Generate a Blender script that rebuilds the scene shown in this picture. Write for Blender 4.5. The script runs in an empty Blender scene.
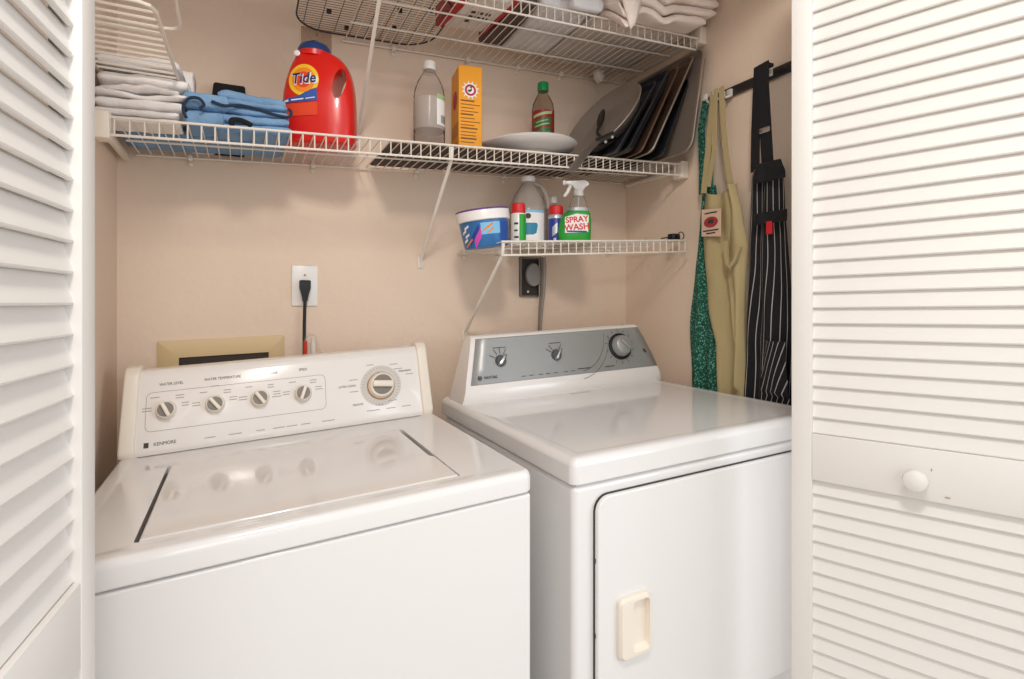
import bpy, bmesh, math, random
from mathutils import Vector, Matrix, noise
PI = math.pi
scene = bpy.context.scene
C = scene.collection
random.seed(4)

# ------------------------------------------------------------------ camera, world, lights, exposure
cam_d = bpy.data.cameras.new('camera'); cam = bpy.data.objects.new('camera', cam_d); C.objects.link(cam)
cam.location = (0, 0, 1.22); cam.rotation_euler = (PI/2, 0, -math.radians(26.271))
cam_d.sensor_width = 36; cam_d.lens = 36*547/1024; cam_d.shift_y = -37.5/1024; cam_d.clip_start = .02
scene.camera = cam
world = bpy.data.worlds.new('world'); scene.world = world; world.use_nodes = True
bg = world.node_tree.nodes['Background']; bg.inputs[0].default_value = (.95, .975, 1.0, 1); bg.inputs[1].default_value = .92
def area(name, loc, target, size, power, col):
    l = bpy.data.lights.new(name, 'AREA'); l.shape = 'DISK'; l.size = size; l.energy = power; l.color = col
    o = bpy.data.objects.new(name, l); C.objects.link(o); o.location = loc
    o.rotation_euler = (Vector(target)-Vector(loc)).to_track_quat('-Z', 'Y').to_euler()
    return o
area('ceiling_bounce', (.0, -.14, 2.40), (.45, 1.1, .9), .26, 13, (1, .93, .84))
area('front_fill', (-.5, -1.7, 1.75), (.6, 1.0, 1.1), 1.0, 7, (1, .93, .86))  # fill light added to brighten the front faces, no known lamp here
area('hall_window', (2.5, -1.5, 1.5), (.5, .8, .95), 1.1, 16, (.82, .91, 1))
vs = scene.view_settings
vs.view_transform = 'Standard'; vs.look = 'None'; vs.gamma = 1; vs.use_curve_mapping = False; vs.exposure = 0.08

# ------------------------------------------------------------------ materials
def lin(h):
    h = h.lstrip('#'); v = [int(h[i:i+2], 16)/255 for i in (0, 2, 4)]
    return tuple((c/12.92 if c <= .04045 else ((c+.055)/1.055)**2.4) for c in v)+(1,)
def mat(name, col, rough=.5, metal=0, bump=0, bscale=80, var=0, vscale=6, coat=0, spec=.5):
    m = bpy.data.materials.new(name); m.use_nodes = True; nt = m.node_tree; b = nt.nodes['Principled BSDF']
    c = lin(col); b.inputs['Base Color'].default_value = c
    b.inputs['Roughness'].default_value = rough; b.inputs['Metallic'].default_value = metal
    b.inputs['Coat Weight'].default_value = coat; b.inputs['Specular IOR Level'].default_value = spec
    tc = nt.nodes.new('ShaderNodeTexCoord')
    if bump:
        n = nt.nodes.new('ShaderNodeTexNoise'); n.inputs['Scale'].default_value = bscale; n.inputs['Detail'].default_value = 4
        bp = nt.nodes.new('ShaderNodeBump'); bp.inputs['Strength'].default_value = bump; bp.inputs['Distance'].default_value = .004
        nt.links.new(tc.outputs['Object'], n.inputs['Vector']); nt.links.new(n.outputs[0], bp.inputs['Height'])
        nt.links.new(bp.outputs[0], b.inputs['Normal'])
    if var:
        n = nt.nodes.new('ShaderNodeTexNoise'); n.inputs['Scale'].default_value = vscale; n.inputs['Detail'].default_value = 5
        r = nt.nodes.new('ShaderNodeMixRGB'); r.inputs[1].default_value = tuple(x*(1-var) for x in c[:3])+(1,); r.inputs[2].default_value = tuple(min(1, x*(1+var)) for x in c[:3])+(1,)
        nt.links.new(tc.outputs['Object'], n.inputs['Vector']); nt.links.new(n.outputs[0], r.inputs[0]); nt.links.new(r.outputs[0], b.inputs['Base Color'])
    return m
def clear(name, tint, gloss=.12, dens=0.0, col='#ffffff'):
    m = bpy.data.materials.new(name); m.use_nodes = True; nt = m.node_tree; nt.nodes.clear()
    out = nt.nodes.new('ShaderNodeOutputMaterial'); t = nt.nodes.new('ShaderNodeBsdfTransparent'); t.inputs[0].default_value = lin(tint)
    g = nt.nodes.new('ShaderNodeBsdfGlossy'); g.inputs['Roughness'].default_value = .08
    d = nt.nodes.new('ShaderNodeBsdfDiffuse'); d.inputs[0].default_value = lin(col)
    lw = nt.nodes.new('ShaderNodeLayerWeight'); lw.inputs[0].default_value = gloss
    m1 = nt.nodes.new('ShaderNodeMixShader'); m1.inputs[0].default_value = dens
    m2 = nt.nodes.new('ShaderNodeMixShader')
    nt.links.new(t.outputs[0], m1.inputs[1]); nt.links.new(d.outputs[0], m1.inputs[2])
    nt.links.new(lw.outputs['Fresnel'], m2.inputs[0]); nt.links.new(m1.outputs[0], m2.inputs[1]); nt.links.new(g.outputs[0], m2.inputs[2])
    nt.links.new(m2.outputs[0], out.inputs[0])
    return m
M = dict(
 wall=mat('wall_paint', '#e8d2be', .7, bump=.4, bscale=55, var=.03, vscale=3),
 ceil=mat('ceiling_paint', '#e6ddd2', .8), floor=mat('floor_tile', '#cbbfb2', .5, var=.1),
 door=mat('door_paint', '#e8e4df', .42), slat=mat('slat_paint', '#e8e4df', .45),
 enamel=mat('white_enamel', '#e9e7e6', .1, coat=.25), lid=mat('lid_enamel', '#e6e2df', .1, coat=.4),
 cream=mat('cream_plastic', '#eee4d6', .35), panel=mat('panel_face', '#efeae6', .22, coat=.3), dark=mat('dark_gap', '#38312d', .7),
 grey=mat('knob_grey', '#7d7871', .4), ink=mat('ink_black', '#3a3735', .6), line=mat('ink_grey', '#a39c97', .6),
 wire=mat('white_wire', '#eae1d6', .38), conduit=mat('grey_cord', '#8f8880', .5), black=mat('black_rubber', '#17161a', .45),
 steelgrey=mat('console_grey', '#a3a4a3', .35, metal=.25, var=.04, vscale=30), darkgrey=mat('console_dark', '#55585b', .4), silver=mat('silver', '#c9c9c8', .25, metal=.9),
 linen=mat('white_linen', '#f6f1ee', .9, bump=.9, bscale=38), cotton=mat('grey_white_cotton', '#e4e2e4', .9, bump=.8, bscale=50, var=.12, vscale=14),
 denim=mat('denim_blue', '#7a9fc4', .9, bump=.9, bscale=60, var=.3, vscale=22), navy=mat('navy_hem', '#26324a', .9),
 blackcloth=mat('black_cloth', '#17161a', .95, bump=.3), beige=mat('beige_blanket', '#d0c5be', .95, bump=.4, bscale=40, var=.1, vscale=9),
 pink=mat('pink_towel', '#efc0b8', .95, bump=.5, bscale=150), towel=mat('cream_towel', '#f7e9e0', .95, bump=.5, bscale=150),
 red=mat('red_plastic', '#da1a12', .28, coat=.3), blue=mat('blue_cap', '#1f3f77', .35), orange=mat('orange_ring', '#f28a1c', .4), yellow=mat('yellow_ring', '#f6c62e', .4),
 navyink=mat('navy_ink', '#1c2a63', .4), bluelabel=mat('blue_label', '#2a55a8', .4), redorange=mat('red_orange_label', '#e4431d', .35),
 carton=mat('orange_carton', '#f0a012', .45), cartonside=mat('carton_side', '#c9852a', .5), white=mat('white_plastic', '#f2efec', .3), brownink=mat('brown_ink', '#7a4a16', .6), crimson=mat('crimson_ink', '#b21f3c', .5),
 greencap=mat('green_cap', '#13914a', .35), liquidgreen=mat('herb_label_green', '#2f6b38', .45), darkred=mat('dark_red_label', '#8c1e22', .45), palegreen=mat('pale_green_print', '#a8c08a', .5),
 plate=mat('plate_glaze', '#ded9d6', .2, coat=.3), mat_=mat('brown_mat', '#4a3d36', .8, var=.15), 
 pan=mat('pan_grey', '#9a8a7e', .42, metal=.35, var=.12, vscale=7), pandark=mat('pan_dark', '#34363b', .35, metal=.4, var=.2, vscale=10), pancopper=mat('pan_copper', '#6e5648', .35, metal=.6, var=.2), panrim=mat('pan_rim', '#b9b2a9', .3, metal=.85), skillet=mat('skillet_grey', '#958a81', .4, metal=.4, var=.15, vscale=9), black_metal=mat('black_handle', '#1d1b1b', .35), skhandle=mat('handle_grey', '#7d7771', .35, metal=.6),
 pet=clear('clear_plastic', '#f6f4f2', .06, .08), petdark=clear('clear_plastic_label', '#e9e4e0', .12, .55, '#cfc8c2'), milky=clear('milky_plastic', '#efebe6', .16, .42, '#dcd3ca'), amber=clear('dark_bottle', '#e6dcd2', .08, .10, '#b5a598'),
 tublabel=mat('tub_label_blue', '#2d6fae', .35, var=.3, vscale=22), sky=mat('pale_blue_print', '#7fc1e6', .4), purple=mat('purple_rim', '#6a3f8e', .4), magenta=mat('magenta_print', '#d64bb2', .4), ultramarine=mat('ultramarine_print', '#2a3f9a', .4),
 green=mat('green_plastic', '#2ea53a', .35), sprayred=mat('spray_red', '#d8262a', .4), teal_print=mat('teal_print', '#1f83a8', .4), silverprint=mat('silver_print', '#c8cbd2', .3, metal=.4),
 khaki=mat('khaki_cloth', '#b5a479', .92, bump=.3, bscale=200, var=.06), strapteal=mat('teal_strap', '#2f7a68', .9), patch=mat('patch_cloth', '#d9b9a2', .9), patchred=mat('patch_red', '#a3353a', .9), redtag=mat('red_tag', '#d4202c', .8),
 rail=mat('rail_black', '#2a2626', .4), chrome=mat('chrome', '#e9e4da', .3, metal=.25), boxbeige=mat('box_beige', '#d6bd91', .5), paper=mat('paper_bag', '#e7dfd8', .7), bagred=mat('bag_red', '#b3222c', .5), gapbrown=mat('gap_brown', '#5c4a43', .7), hosered=mat('hose_red', '#c8331f', .4),
 rackwire=mat('brown_grey_wire', '#75685f', .5, metal=.3), hookplate=clear('clear_hook_plate', '#f2ebe4', .1, .18, '#e8d8cc'), steel=mat('box_steel', '#77716b', .4, metal=.6), plug=mat('grey_plug', '#8d8a86', .5), rust=mat('scuff_brown', '#b98a5c', .7))
def teal_floral():
    m = bpy.data.materials.new('teal_floral'); m.use_nodes = True; nt = m.node_tree; b = nt.nodes['Principled BSDF']; b.inputs['Roughness'].default_value = .9
    tc = nt.nodes.new('ShaderNodeTexCoord'); v = nt.nodes.new('ShaderNodeTexVoronoi'); v.inputs['Scale'].default_value = 150
    r = nt.nodes.new('ShaderNodeValToRGB'); e = r.color_ramp.elements
    e[0].position = 0; e[0].color = lin('#c0d8cc'); e[1].position = .26; e[1].color = lin('#559d86')
    n = e.new(.40); n.color = lin('#1f6652'); n = e.new(.75); n.color = lin('#16473d')
    nt.links.new(tc.outputs['Object'], v.inputs['Vector']); nt.links.new(v.outputs['Distance'], r.inputs[0]); nt.links.new(r.outputs[0], b.inputs['Base Color'])
    return m
def stripes(name, n, frac, bend):
    m = bpy.data.materials.new(name); m.use_nodes = True; nt = m.node_tree; b = nt.nodes['Principled BSDF']; b.inputs['Roughness'].default_value = .9
    tc = nt.nodes.new('ShaderNodeTexCoord'); s = nt.nodes.new('ShaderNodeSeparateXYZ'); nt.links.new(tc.outputs['UV'], s.inputs[0])
    a = nt.nodes.new('ShaderNodeMath'); a.operation = 'MULTIPLY_ADD'; a.inputs[1].default_value = bend; nt.links.new(s.outputs[1], a.inputs[0]); nt.links.new(s.outputs[0], a.inputs[2])
    k = nt.nodes.new('ShaderNodeMath'); k.operation = 'MULTIPLY'; k.inputs[1].default_value = n; nt.links.new(a.outputs[0], k.inputs[0])
    f = nt.nodes.new('ShaderNodeMath'); f.operation = 'FRACT'; nt.links.new(k.outputs[0], f.inputs[0])
    l = nt.nodes.new('ShaderNodeMath'); l.operation = 'LESS_THAN'; l.inputs[1].default_value = frac; nt.links.new(f.outputs[0], l.inputs[0])
    mx = nt.nodes.new('ShaderNodeMixRGB'); mx.inputs[1].default_value = lin('#131217'); mx.inputs[2].default_value = lin('#b9b4b2')
    nt.links.new(l.outputs[0], mx.inputs[0]); nt.links.new(mx.outputs[0], b.inputs['Base Color'])
    return m
M['teal'] = teal_floral(); M['stripe'] = stripes('black_pinstripe', 8, .10, .25)

# ------------------------------------------------------------------ mesh helpers
class MB:
    def __init__(s): s.bm = bmesh.new(); s.mats = []
    def _add(s, src, mtx=None):
        if mtx is not None: bmesh.ops.transform(src, matrix=mtx, verts=src.verts)
        me = bpy.data.meshes.new('tmp'); src.to_mesh(me); src.free(); s.bm.from_mesh(me); bpy.data.meshes.remove(me); return s
    def box(s, a, b, bev=0, seg=2, mtx=None):
        t = bmesh.new(); bmesh.ops.create_cube(t, size=1)
        for v in t.verts: v.co = Vector([a[i]+(v.co[i]+.5)*(b[i]-a[i]) for i in range(3)])
        if bev: bmesh.ops.bevel(t, geom=t.edges[:], offset=bev, segments=seg, affect='EDGES', profile=.5)
        return s._add(t, mtx)
    def loft(s, rings, cap0=True, cap1=True, closed=True, mtx=None):
        t = bmesh.new(); R = [[t.verts.new(p) for p in r] for r in rings]; n = len(R[0])
        for i in range(len(R)-1):
            for j in range(n if closed else n-1):
                a, b, c, d = R[i][j], R[i][(j+1) % n], R[i+1][(j+1) % n], R[i+1][j]
                try: t.faces.new((a, b, c, d))
                except ValueError: pass
        if cap0: t.faces.new(R[0][::-1])
        if cap1: t.faces.new(R[-1])
        bmesh.ops.remove_doubles(t, verts=t.verts, dist=1e-6)
        bmesh.ops.recalc_face_normals(t, faces=t.faces)
        return s._add(t, mtx)
    def lathe(s, prof, n=28, c=(0, 0, 0), sx=1, sy=1, mtx=None, cap=True):
        rings = [[(c[0]+sx*r*math.cos(2*PI*k/n), c[1]+sy*r*math.sin(2*PI*k/n), c[2]+z) for k in range(n)] for r, z in prof]
        return s.loft(rings, cap, cap, mtx=mtx)
    def prism(s, poly, d0, d1, plane='xz', bev=0, seg=2, mtx=None):
        f = {'xz': lambda u, v, d: (u, d, v), 'xy': lambda u, v, d: (u, v, d), 'yz': lambda u, v, d: (d, u, v)}[plane]
        t = bmesh.new(); A = [t.verts.new(f(u, v, d0)) for u, v in poly]; B = [t.verts.new(f(u, v, d1)) for u, v in poly]; n = len(poly)
        t.faces.new(A[::-1]); t.faces.new(B)
        for j in range(n): t.faces.new((A[j], A[(j+1) % n], B[(j+1) % n], B[j]))
        bmesh.ops.recalc_face_normals(t, faces=t.faces)
        if bev: bmesh.ops.bevel(t, geom=t.edges[:], offset=bev, segments=seg, affect='EDGES', profile=.5)
        return s._add(t, mtx)
    def tube(s, pts, r, n=6, closed=False, mtx=None, flat=1):
        P = [Vector(p) for p in pts]; m = len(P); rings = []; up = None
        for i in range(m):
            d = ((P[(i+1) % m]-P[i-1]) if closed else (P[min(i+1, m-1)]-P[max(i-1, 0)])).normalized()
            if up is None: up = Vector((0, 0, 1)) if abs(d.z) < .9 else Vector((1, 0, 0))
            sd = d.cross(up).normalized(); up = sd.cross(d).normalized(); rr = r[i] if isinstance(r, (list, tuple)) else r
            rings.append([P[i]+rr*(math.cos(2*PI*k/n)*sd+flat*math.sin(2*PI*k/n)*up) for k in range(n)])
        if closed: rings.append(rings[0])
        return s.loft(rings, not closed, not closed, mtx=mtx)
    def text(s, txt, size, mtx, depth=.0004, align='CENTER', sx=1, bold=0, slant=0):
        cu = bpy.data.curves.new('txt', 'FONT'); cu.body = txt; cu.size = size; cu.extrude = depth; cu.align_x = align; cu.align_y = 'CENTER'; cu.resolution_u = 3; cu.offset = bold; cu.shear = slant
        o = bpy.data.objects.new('txt', cu); C.objects.link(o); dg = bpy.context.evaluated_depsgraph_get(); dg.update()
        me = bpy.data.meshes.new_from_object(o.evaluated_get(dg)); t = bmesh.new(); t.from_mesh(me)
        bpy.data.objects.remove(o); bpy.data.curves.remove(cu); bpy.data.meshes.remove(me)
        return s._add(t, mtx @ Matrix.Diagonal((sx, 1, 1, 1)))
    def warp(s, f):
        for v in s.bm.verts: v.co = Vector(f(v.co))
        return s
    def shear(s, k, x0): return s.warp(lambda c: (c.x, c.y, c.z+k*(c.x-x0)))
    def sub(s, n=1):
        bmesh.ops.subdivide_edges(s.bm, edges=s.bm.edges[:], cuts=n, use_grid_fill=True); return s
def spl(P_, n=6):
    P_ = [Vector(p) for p in P_]; out_ = []
    for i in range(len(P_)-1):
        a, b, c, e = P_[max(i-1, 0)], P_[i], P_[i+1], P_[min(i+2, len(P_)-1)]
        for k in range(n):
            t = k/n; out_.append(.5*((2*b)+(c-a)*t+(2*a-5*b+4*c-e)*t*t+(3*b-a-3*c+e)*t**3))
    return out_+[P_[-1]]
def rrect(x0, x1, y0, y1, r, n=5):
    P = []
    for cx, cy, a in ((x1-r, y1-r, 0), (x0+r, y1-r, 90), (x0+r, y0+r, 180), (x1-r, y0+r, 270)):
        for k in range(n+1):
            t = math.radians(a+90*k/n); P.append((cx+r*math.cos(t), cy+r*math.sin(t)))
    return P
INV = {}
def link(name, me, parent=None):
    o = bpy.data.objects.new(name, me); C.objects.link(o)
    if parent: o.parent = parent
    return o
def part(name, mb, m, parent=None, angle=35, local=False, label=None, solid=0, subsurf=0, wn=False):
    if parent is not None and not local:
        root = parent
        while root.parent: root = root.parent
        bmesh.ops.transform(mb.bm, matrix=INV[root.name], verts=mb.bm.verts)
    me = bpy.data.meshes.new(name); mb.bm.to_mesh(me); mb.bm.free()
    for p in me.polygons: p.use_smooth = True
    me.set_sharp_from_angle(angle=math.radians(angle)); me.materials.append(m)
    o = link(name, me, parent)
    if label: o['label'] = label
    if solid:
        md = o.modifiers.new('thick', 'SOLIDIFY'); md.thickness = solid; md.offset = 0
    if wn:
        md = o.modifiers.new('normals', 'WEIGHTED_NORMAL'); md.keep_sharp = True; md.weight = 80
    if subsurf:
        md = o.modifiers.new('smooth', 'SUBSURF'); md.levels = subsurf; md.render_levels = subsurf
    return o
def thing(name, label, cat, loc, rotz=0, group=None):
    o = bpy.data.objects.new(name, None); C.objects.link(o); o.empty_display_size = .05
    o.location = loc; o.rotation_euler = (0, 0, rotz); o['label'] = label; o['category'] = cat
    if group: o['group'] = group
    INV[o.name] = (Matrix.Translation(loc) @ Matrix.Rotation(rotz, 4, 'Z')).inverted()
    return o
def tag(o, label, cat, group=None):
    o['label'] = label; o['category'] = cat
    if group: o['group'] = group
    return o
def struct(name, mb, m, parent=None, angle=35):
    o = part(name, mb, m, parent, angle)
    o['kind'] = 'structure'; return o
def frame(o, ux, uy):            # matrix with local x = ux, y = uy, z = ux x uy at o
    ux = Vector(ux).normalized(); uz = ux.cross(Vector(uy)).normalized(); uy = uz.cross(ux)
    return Matrix.Translation(o) @ Matrix((ux, uy, uz)).transposed().to_4x4()
KX = .053                         # everything fixed in this closet climbs a little towards the right wall
XL, XR, YB = -.278, 1.291, 1.65   # inside faces of the closet
zm = lambda x: 1.606+.0484*(x-.08)
zl = lambda x: 1.380+.055*(x-.63)
zt = lambda x: 2.000+.052*(x-.63)

# ------------------------------------------------------------------ setting
struct('floor', MB().box((-3, -4, -.12), (4, YB+.1, -.06)).shear(.02, .5), M['floor'])
struct('wall_back', MB().box((XL-.1, YB, -.2), (XR+.1, YB+.1, 2.5)), M['wall'])
struct('wall_left', MB().box((XL-.1, .72, -.2), (XL, YB, 2.5)), M['wall'])
struct('wall_right', MB().box((XR, .72, -.2), (XR+.1, YB, 2.5)), M['wall'])
struct('ceiling', MB().box((XL-.1, .62, 2.5), (XR+.1, YB+.1, 2.6)), M['ceil'])
struct('wall_front', MB().box((-1.6, .63, -.2), (XL-.002, .719, 2.5)).box((XR-.03, .63, -.2), (2.9, .719, 2.5)).box((XL-.002, .63, 2.16), (XR-.03, .719, 2.5)), M['wall'])

# ------------------------------------------------------------------ louvered folding doors (local x along the leaf, z up, y = thickness)
def louver_door(name, origin, ang, face, k, knob, rails):
    """face = +1 / -1 : local y side whose slats hang outward"""
    W, T, Z0, Z1 = .392, .028, .02, 2.08; st = .0355
    root = bpy.data.objects.new(name, None); C.objects.link(root); root.location = origin; root.rotation_euler = (0, 0, ang); root['kind'] = 'structure'
    INV[root.name] = Matrix.Identity(4)
    sh = lambda m: m.shear(k, 0)
    h = T/2
    part('stile', MB().box((0, -h, Z0), (st, h, Z1), .002), M['door'], root, local=True)
    part('stile', MB().box((W-st, -h, Z0), (W, h, Z1), .002), M['door'], root, local=True)
    for a, b in rails:
        part('rail', sh(MB().box((st, -h+.001, a), (W-st, h-.001, b), .0015)), M['door'], root, local=True)
    pitch = .0298
    for i in range(len(rails)-1):
        za, zb_ = rails[i][1]+.0165, rails[i+1][0]-.012; cnt = round((zb_-za)/pitch)
        mb = MB()
        for q in range(cnt+1):
            z = za+(zb_-za)*q/cnt
            c = Vector((0, 0, z)); th = math.radians(17)
            m = Matrix.Translation((0, 0, z)) @ Matrix.Rotation(th*face, 4, 'X')
            mb.box((st-.004, -.003, -.0168), (W-st+.004, .003, .0168), .0015, 1, mtx=m)
        part('louver_panel', sh(mb), M['slat'], root, local=True)
    if knob:
        x, z = knob; kb = MB().lathe([(.0, -.002), (.010, 0), (.0085, .008), (.010, .013), (.0165, .017), (.0185, .023), (.0165, .030), (.010, .034), (.0, .0352)], 24, mtx=Matrix.Translation((x, face*h, z)) @ Matrix.Rotation(-face*PI/2, 4, 'X'))
        part('knob', sh(kb), M['door'], root, local=True)
        sc = MB().box((x+.036, face*h, z-.026), (x+.043, face*(h+.0004), z-.0245)).box((x+.018, face*h, z+.014), (x+.0195, face*(h+.0004), z+.018))
        part('scuff_mark', sh(sc), M['rust'], root, local=True)
    return root
# right leaf: track end at (.945,.704), runs toward the room
aR = math.atan2(-.937, .35)
louver_door('door_2', (.945+.014*.937, .704+.014*.35, 0), aR, -1, .018, (.196, .923), [(.02, .15), (.886, .972), (2.0, 2.08)])
# left leaf: from room side toward the track end
aL = math.atan2(.994, .1056)
louver_door('door_1', (-.137-.1056*.392-.014*.994, .704-.994*.392+.014*.1056, 0), aL, -1, 0, None, [(.02, .15), (.86, .945), (2.0, 2.08)])

louver_door('door_3', (-.219+.014*.994-.018, .690, 0), math.atan2(-.994, .1056), 1, 0, None, [(.02, .15), (.86, .945), (2.0, 2.08)])
# ------------------------------------------------------------------ wire shelves
def wire_shelf(label, x0, x1, yf, zf, rods, clips, braces, ends, lip=.036, ez=0):
    t = thing('wire_shelf', label, 'shelf', ((x0+x1)/2, YB-.005, zf((x0+x1)/2)), 0, 'white wire shelves of the closet')
    yb = YB-.012
    mb = MB(); n = int((x1-x0)/.0254)
    for i in range(n+1):
        x = x0+.006+i*.0254
        if x > x1-.002: break
        z = zf(x); mb.tube([(x, yb, z), (x, yf+.003, z)], .0016, 5)
    part('wire_deck', mb, M['wire'], t)
    lp = MB()
    for i in range(n+1):
        x = x0+.006+i*.0254
        if x > x1-.002: break
        z = zf(x); lp.tube([(x, yf, z+.001), (x, yf, z-lip)], .0016, 5)
    lp.tube([(x0, yf-.002, zf(x0)), (x1, yf-.002, zf(x1))], .0029, 8).tube([(x0, yf-.002, zf(x0)-lip), (x1, yf-.002, zf(x1)-lip)], .0029, 8)
    part('front_lip', lp, M['wire'], t)
    for y in rods+[yb]:
        part('cross_rod', MB().tube([(x0, y, zf(x0)-.004), (x1, y, zf(x1)-.004)], .0027, 8), M['wire'], t)
    for x in clips:
        z = zf(x)
        part('wall_clip', MB().box((x-.006, YB-.022, z-.012), (x+.006, YB-.001, z+.004), .003).lathe([(.006, 0), (.006, .004), (.003, .006)], 10, mtx=Matrix.Translation((x, YB-.001, z-.018)) @ Matrix.Rotation(PI/2, 4, 'X')), M['wire'], t)
    for x, side in ends:
        z = zf(x)+ez
        part('end_bracket', MB().box((min(x, x+side*.028), yf-.012, z-.045), (max(x, x+side*.028), yf+.03, z+.010), .003).box((min(x+side*.014, x+side*.028), yf+.03, z-.02), (max(x+side*.014, x+side*.028), yb, z-.006), .002), M['cream'], t)
    for (xa, xb, zb) in braces:
        za = zf(xa)
        b = MB().tube([(xa, yf-.001, za-.004), (xa, yf+.004, za-.035), (xb, YB-.012, zb+.012), (xb, YB-.004, zb-.01)], .0048, 10)
        br = part('support_brace', b, M['wire'], t)
        part('wall_plate', MB().box((xb-.010, YB-.005, zb-.022), (xb+.010, YB-.0005, zb+.014), .002).lathe([(.004, 0), (.004, .003), (.002, .004)], 10, mtx=Matrix.Translation((xb, YB-.005, zb-.012)) @ Matrix.Rotation(PI/2, 4, 'X')), M['wire'], br)
    return t
wire_shelf('long white wire shelf spanning the closet, holding bottles, linens and pans', -.236, 1.262, 1.34, zm, [1.50], [-.12, .18, .48, .78, 1.05], [(.488, .497, 1.346)], [(-.236, -1), (1.262, 1)])
wire_shelf('short low white wire shelf holding cleaning products above the grey console', .612, 1.262, 1.305, zl, [1.48], [.64, .76, .93, 1.2], [(.618, .643, 1.115)], [])
wire_shelf('topmost white wire shelf carrying bags and folded towels', .262, 1.262, 1.262, zt, [1.385, 1.52], [.41, .65, .83, 1.0], [(.288, .305, 1.70)], [(1.262, 1)], ez=.028)

tp = bpy.data.objects['wire_shelf.002']
part('corner_clip', MB().prism([(1.112, 2.038), (1.142, 2.040), (1.150, 2.016), (1.134, 1.994), (1.118, 2.010)], 1.585, 1.612, 'xz', .004, 2), M['wire'], tp)
# ------------------------------------------------------------------ washer
WX0, WX1, WF = -.235, .455, .845
w = thing('washing_machine', 'white top-loading washing machine with four small knobs and one dial', 'washing machine', (.11, 1.19, -.05))
S = lambda m: m.shear(KX, .455)
part('cabinet', S(MB().box((WX0+.003, WF+.004, -.02), (WX1+.002, 1.53, .884), .006, 3)), M['enamel'], w, 50, wn=True)
part('seam', S(MB().box((WX0+.008, WF+.010, .882), (WX1-.008, 1.525, .890))), M['dark'], w)
hole = rrect(-.1335, .3435, .899, 1.291, .006); out = lambda d: rrect(WX0+d, WX1+.005-d, WF+d, 1.53-d, .018-d*.6)
cov = [[(x, y, z) for x, y in out(d)] for d, z in ((.002, .887), (0, .890), (0, .912), (.002, .919), (.006, .9235), (.011, .925))]
cov += [[(x, y, .925) for x, y in rrect(WX0+.03, WX1-.03, WF+.03, 1.50, .01)], [(x, y, .9215) for x, y in rrect(WX0+.036, WX1-.036, WF+.036, 1.495, .01)],
        [(x, y, .9215) for x, y in hole], [(x, y, .905) for x, y in hole]]
part('top_cover', S(MB().loft(cov)), M['enamel'], w, 50, wn=True)
lidp = [(-.128, .9015), (.341, .9015), (.341, 1.03), (.334, 1.045), (.334, 1.288), (-.128, 1.288)]
lo = part('lid', S(MB().prism(lidp, .907, .9235, 'xy', .004, 3)), M['lid'], w, 50, wn=True)
part('lid_gap', S(MB().box((-.133, .900, .9055), (.343, 1.2905, .9062))), M['dark'], w)
# console
A = Vector((0, 1.395, .928)); B = Vector((0, 1.450, 1.098)); UP = (B-A).normalized(); NRM = Vector((1, 0, 0)).cross(UP)
prof = [(1.398, .9225), (1.395, .934), (1.447, 1.090), (1.456, 1.100), (1.490, 1.103), (1.52, 1.06), (1.525, .9225)]
def taper(c):
    f = max(0, (c.z-.93)/.17); m = .11
    return (c.x-(c.x-m)/.345*.004*f, c.y, c.z)
con = part('console', S(MB().prism(prof, WX0+.022, WX1-.022, 'yz', .003, 2).warp(taper)), M['panel'], w)
capp = [(1.394, .9225), (1.390, .936), (1.443, 1.097), (1.456, 1.110), (1.492, 1.112), (1.525, 1.06), (1.528, .9225)]
for a, b in ((WX0, WX0+.030), (WX1-.028, WX1)):
    part('end_cap', S(MB().prism(capp, a, b, 'yz', .005, 3).warp(taper)), M['cream'], w)
def P(x, s, off=0): return A+UP*s+NRM*off+Vector((x, 0, 0))      # point on the console face
def F(x, s, off=0): return frame(P(x, s, off), (1, 0, 0), UP)
def ppoly(poly, off0, off1):       # flat polygon on the face
    return MB().prism(poly, off0, off1, 'xy', mtx=F(0, 0))
ring_face = MB().loft([[tuple(P(x, s, .001)) for x, s in rrect(-.203, .425, .006, .168, .01)], [tuple(P(x, s, .0018)) for x, s in rrect(-.2015, .4235, .0075, .1665, .009)]], False, True)
part('face_plate', S(ring_face), M['panel'], w)
def outline(poly, r=.0008, off=.002): return [tuple(P(x, s, off)) for x, s in poly]
part('printed_outline', S(MB().tube(outline(rrect(-.188, .186, .046, .131, .012)), .0005, 4, True)), M['line'], w)
for txt, x, s, sz in (('WATER LEVEL', -.142, .147, .0085), ('WATER TEMPERATURE', -.040, .148, .0085), ('RINSE OPTIONS', .051, .148, .0085), ('SPEED', .135, .149, .0085), ('PERMANENT', .388, .118, .0068), ('ULTRA CLEAN', .238, .094, .0075), ('DELICATE', .262, .045, .0068), ('KENMORE', -.150, .018, .0105)):
    part('printed_lettering', S(MB().text(txt, sz, F(x, s, .0019), sx=.86)), M['ink'], w)
part('badge_block', S(MB().box((-.189, .0125, .0018), (-.180, .0235, .0023), mtx=F(0, 0))), M['ink'], w)
rnd = random.Random(2)
def dashes(x, s, n, wd, h=.0018):
    for i in range(n):
        part('small_print', S(MB().box((x-wd/2, s-i*.006, .0018), (x+wd/2*rnd.uniform(.5, 1), s-i*.006+h, .0022), mtx=F(0, 0))), M['line'], w)
KN = [(-.150, .0885), (-.055, .0885), (.038, .0895), (.133, .0895)]
for i, (x, s) in enumerate(KN):
    dashes(x-.036, s+.008, 2, .018); dashes(x+.038, s+.012, 2, .018); dashes(x-.022, s+.03, 1, .018); dashes(x+.026, s+.03, 2, .018)
    if i == 1: dashes(x, s+.042, 1, .018)
    if i == 3: dashes(x-.055, s+.0, 1, .028)
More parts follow.
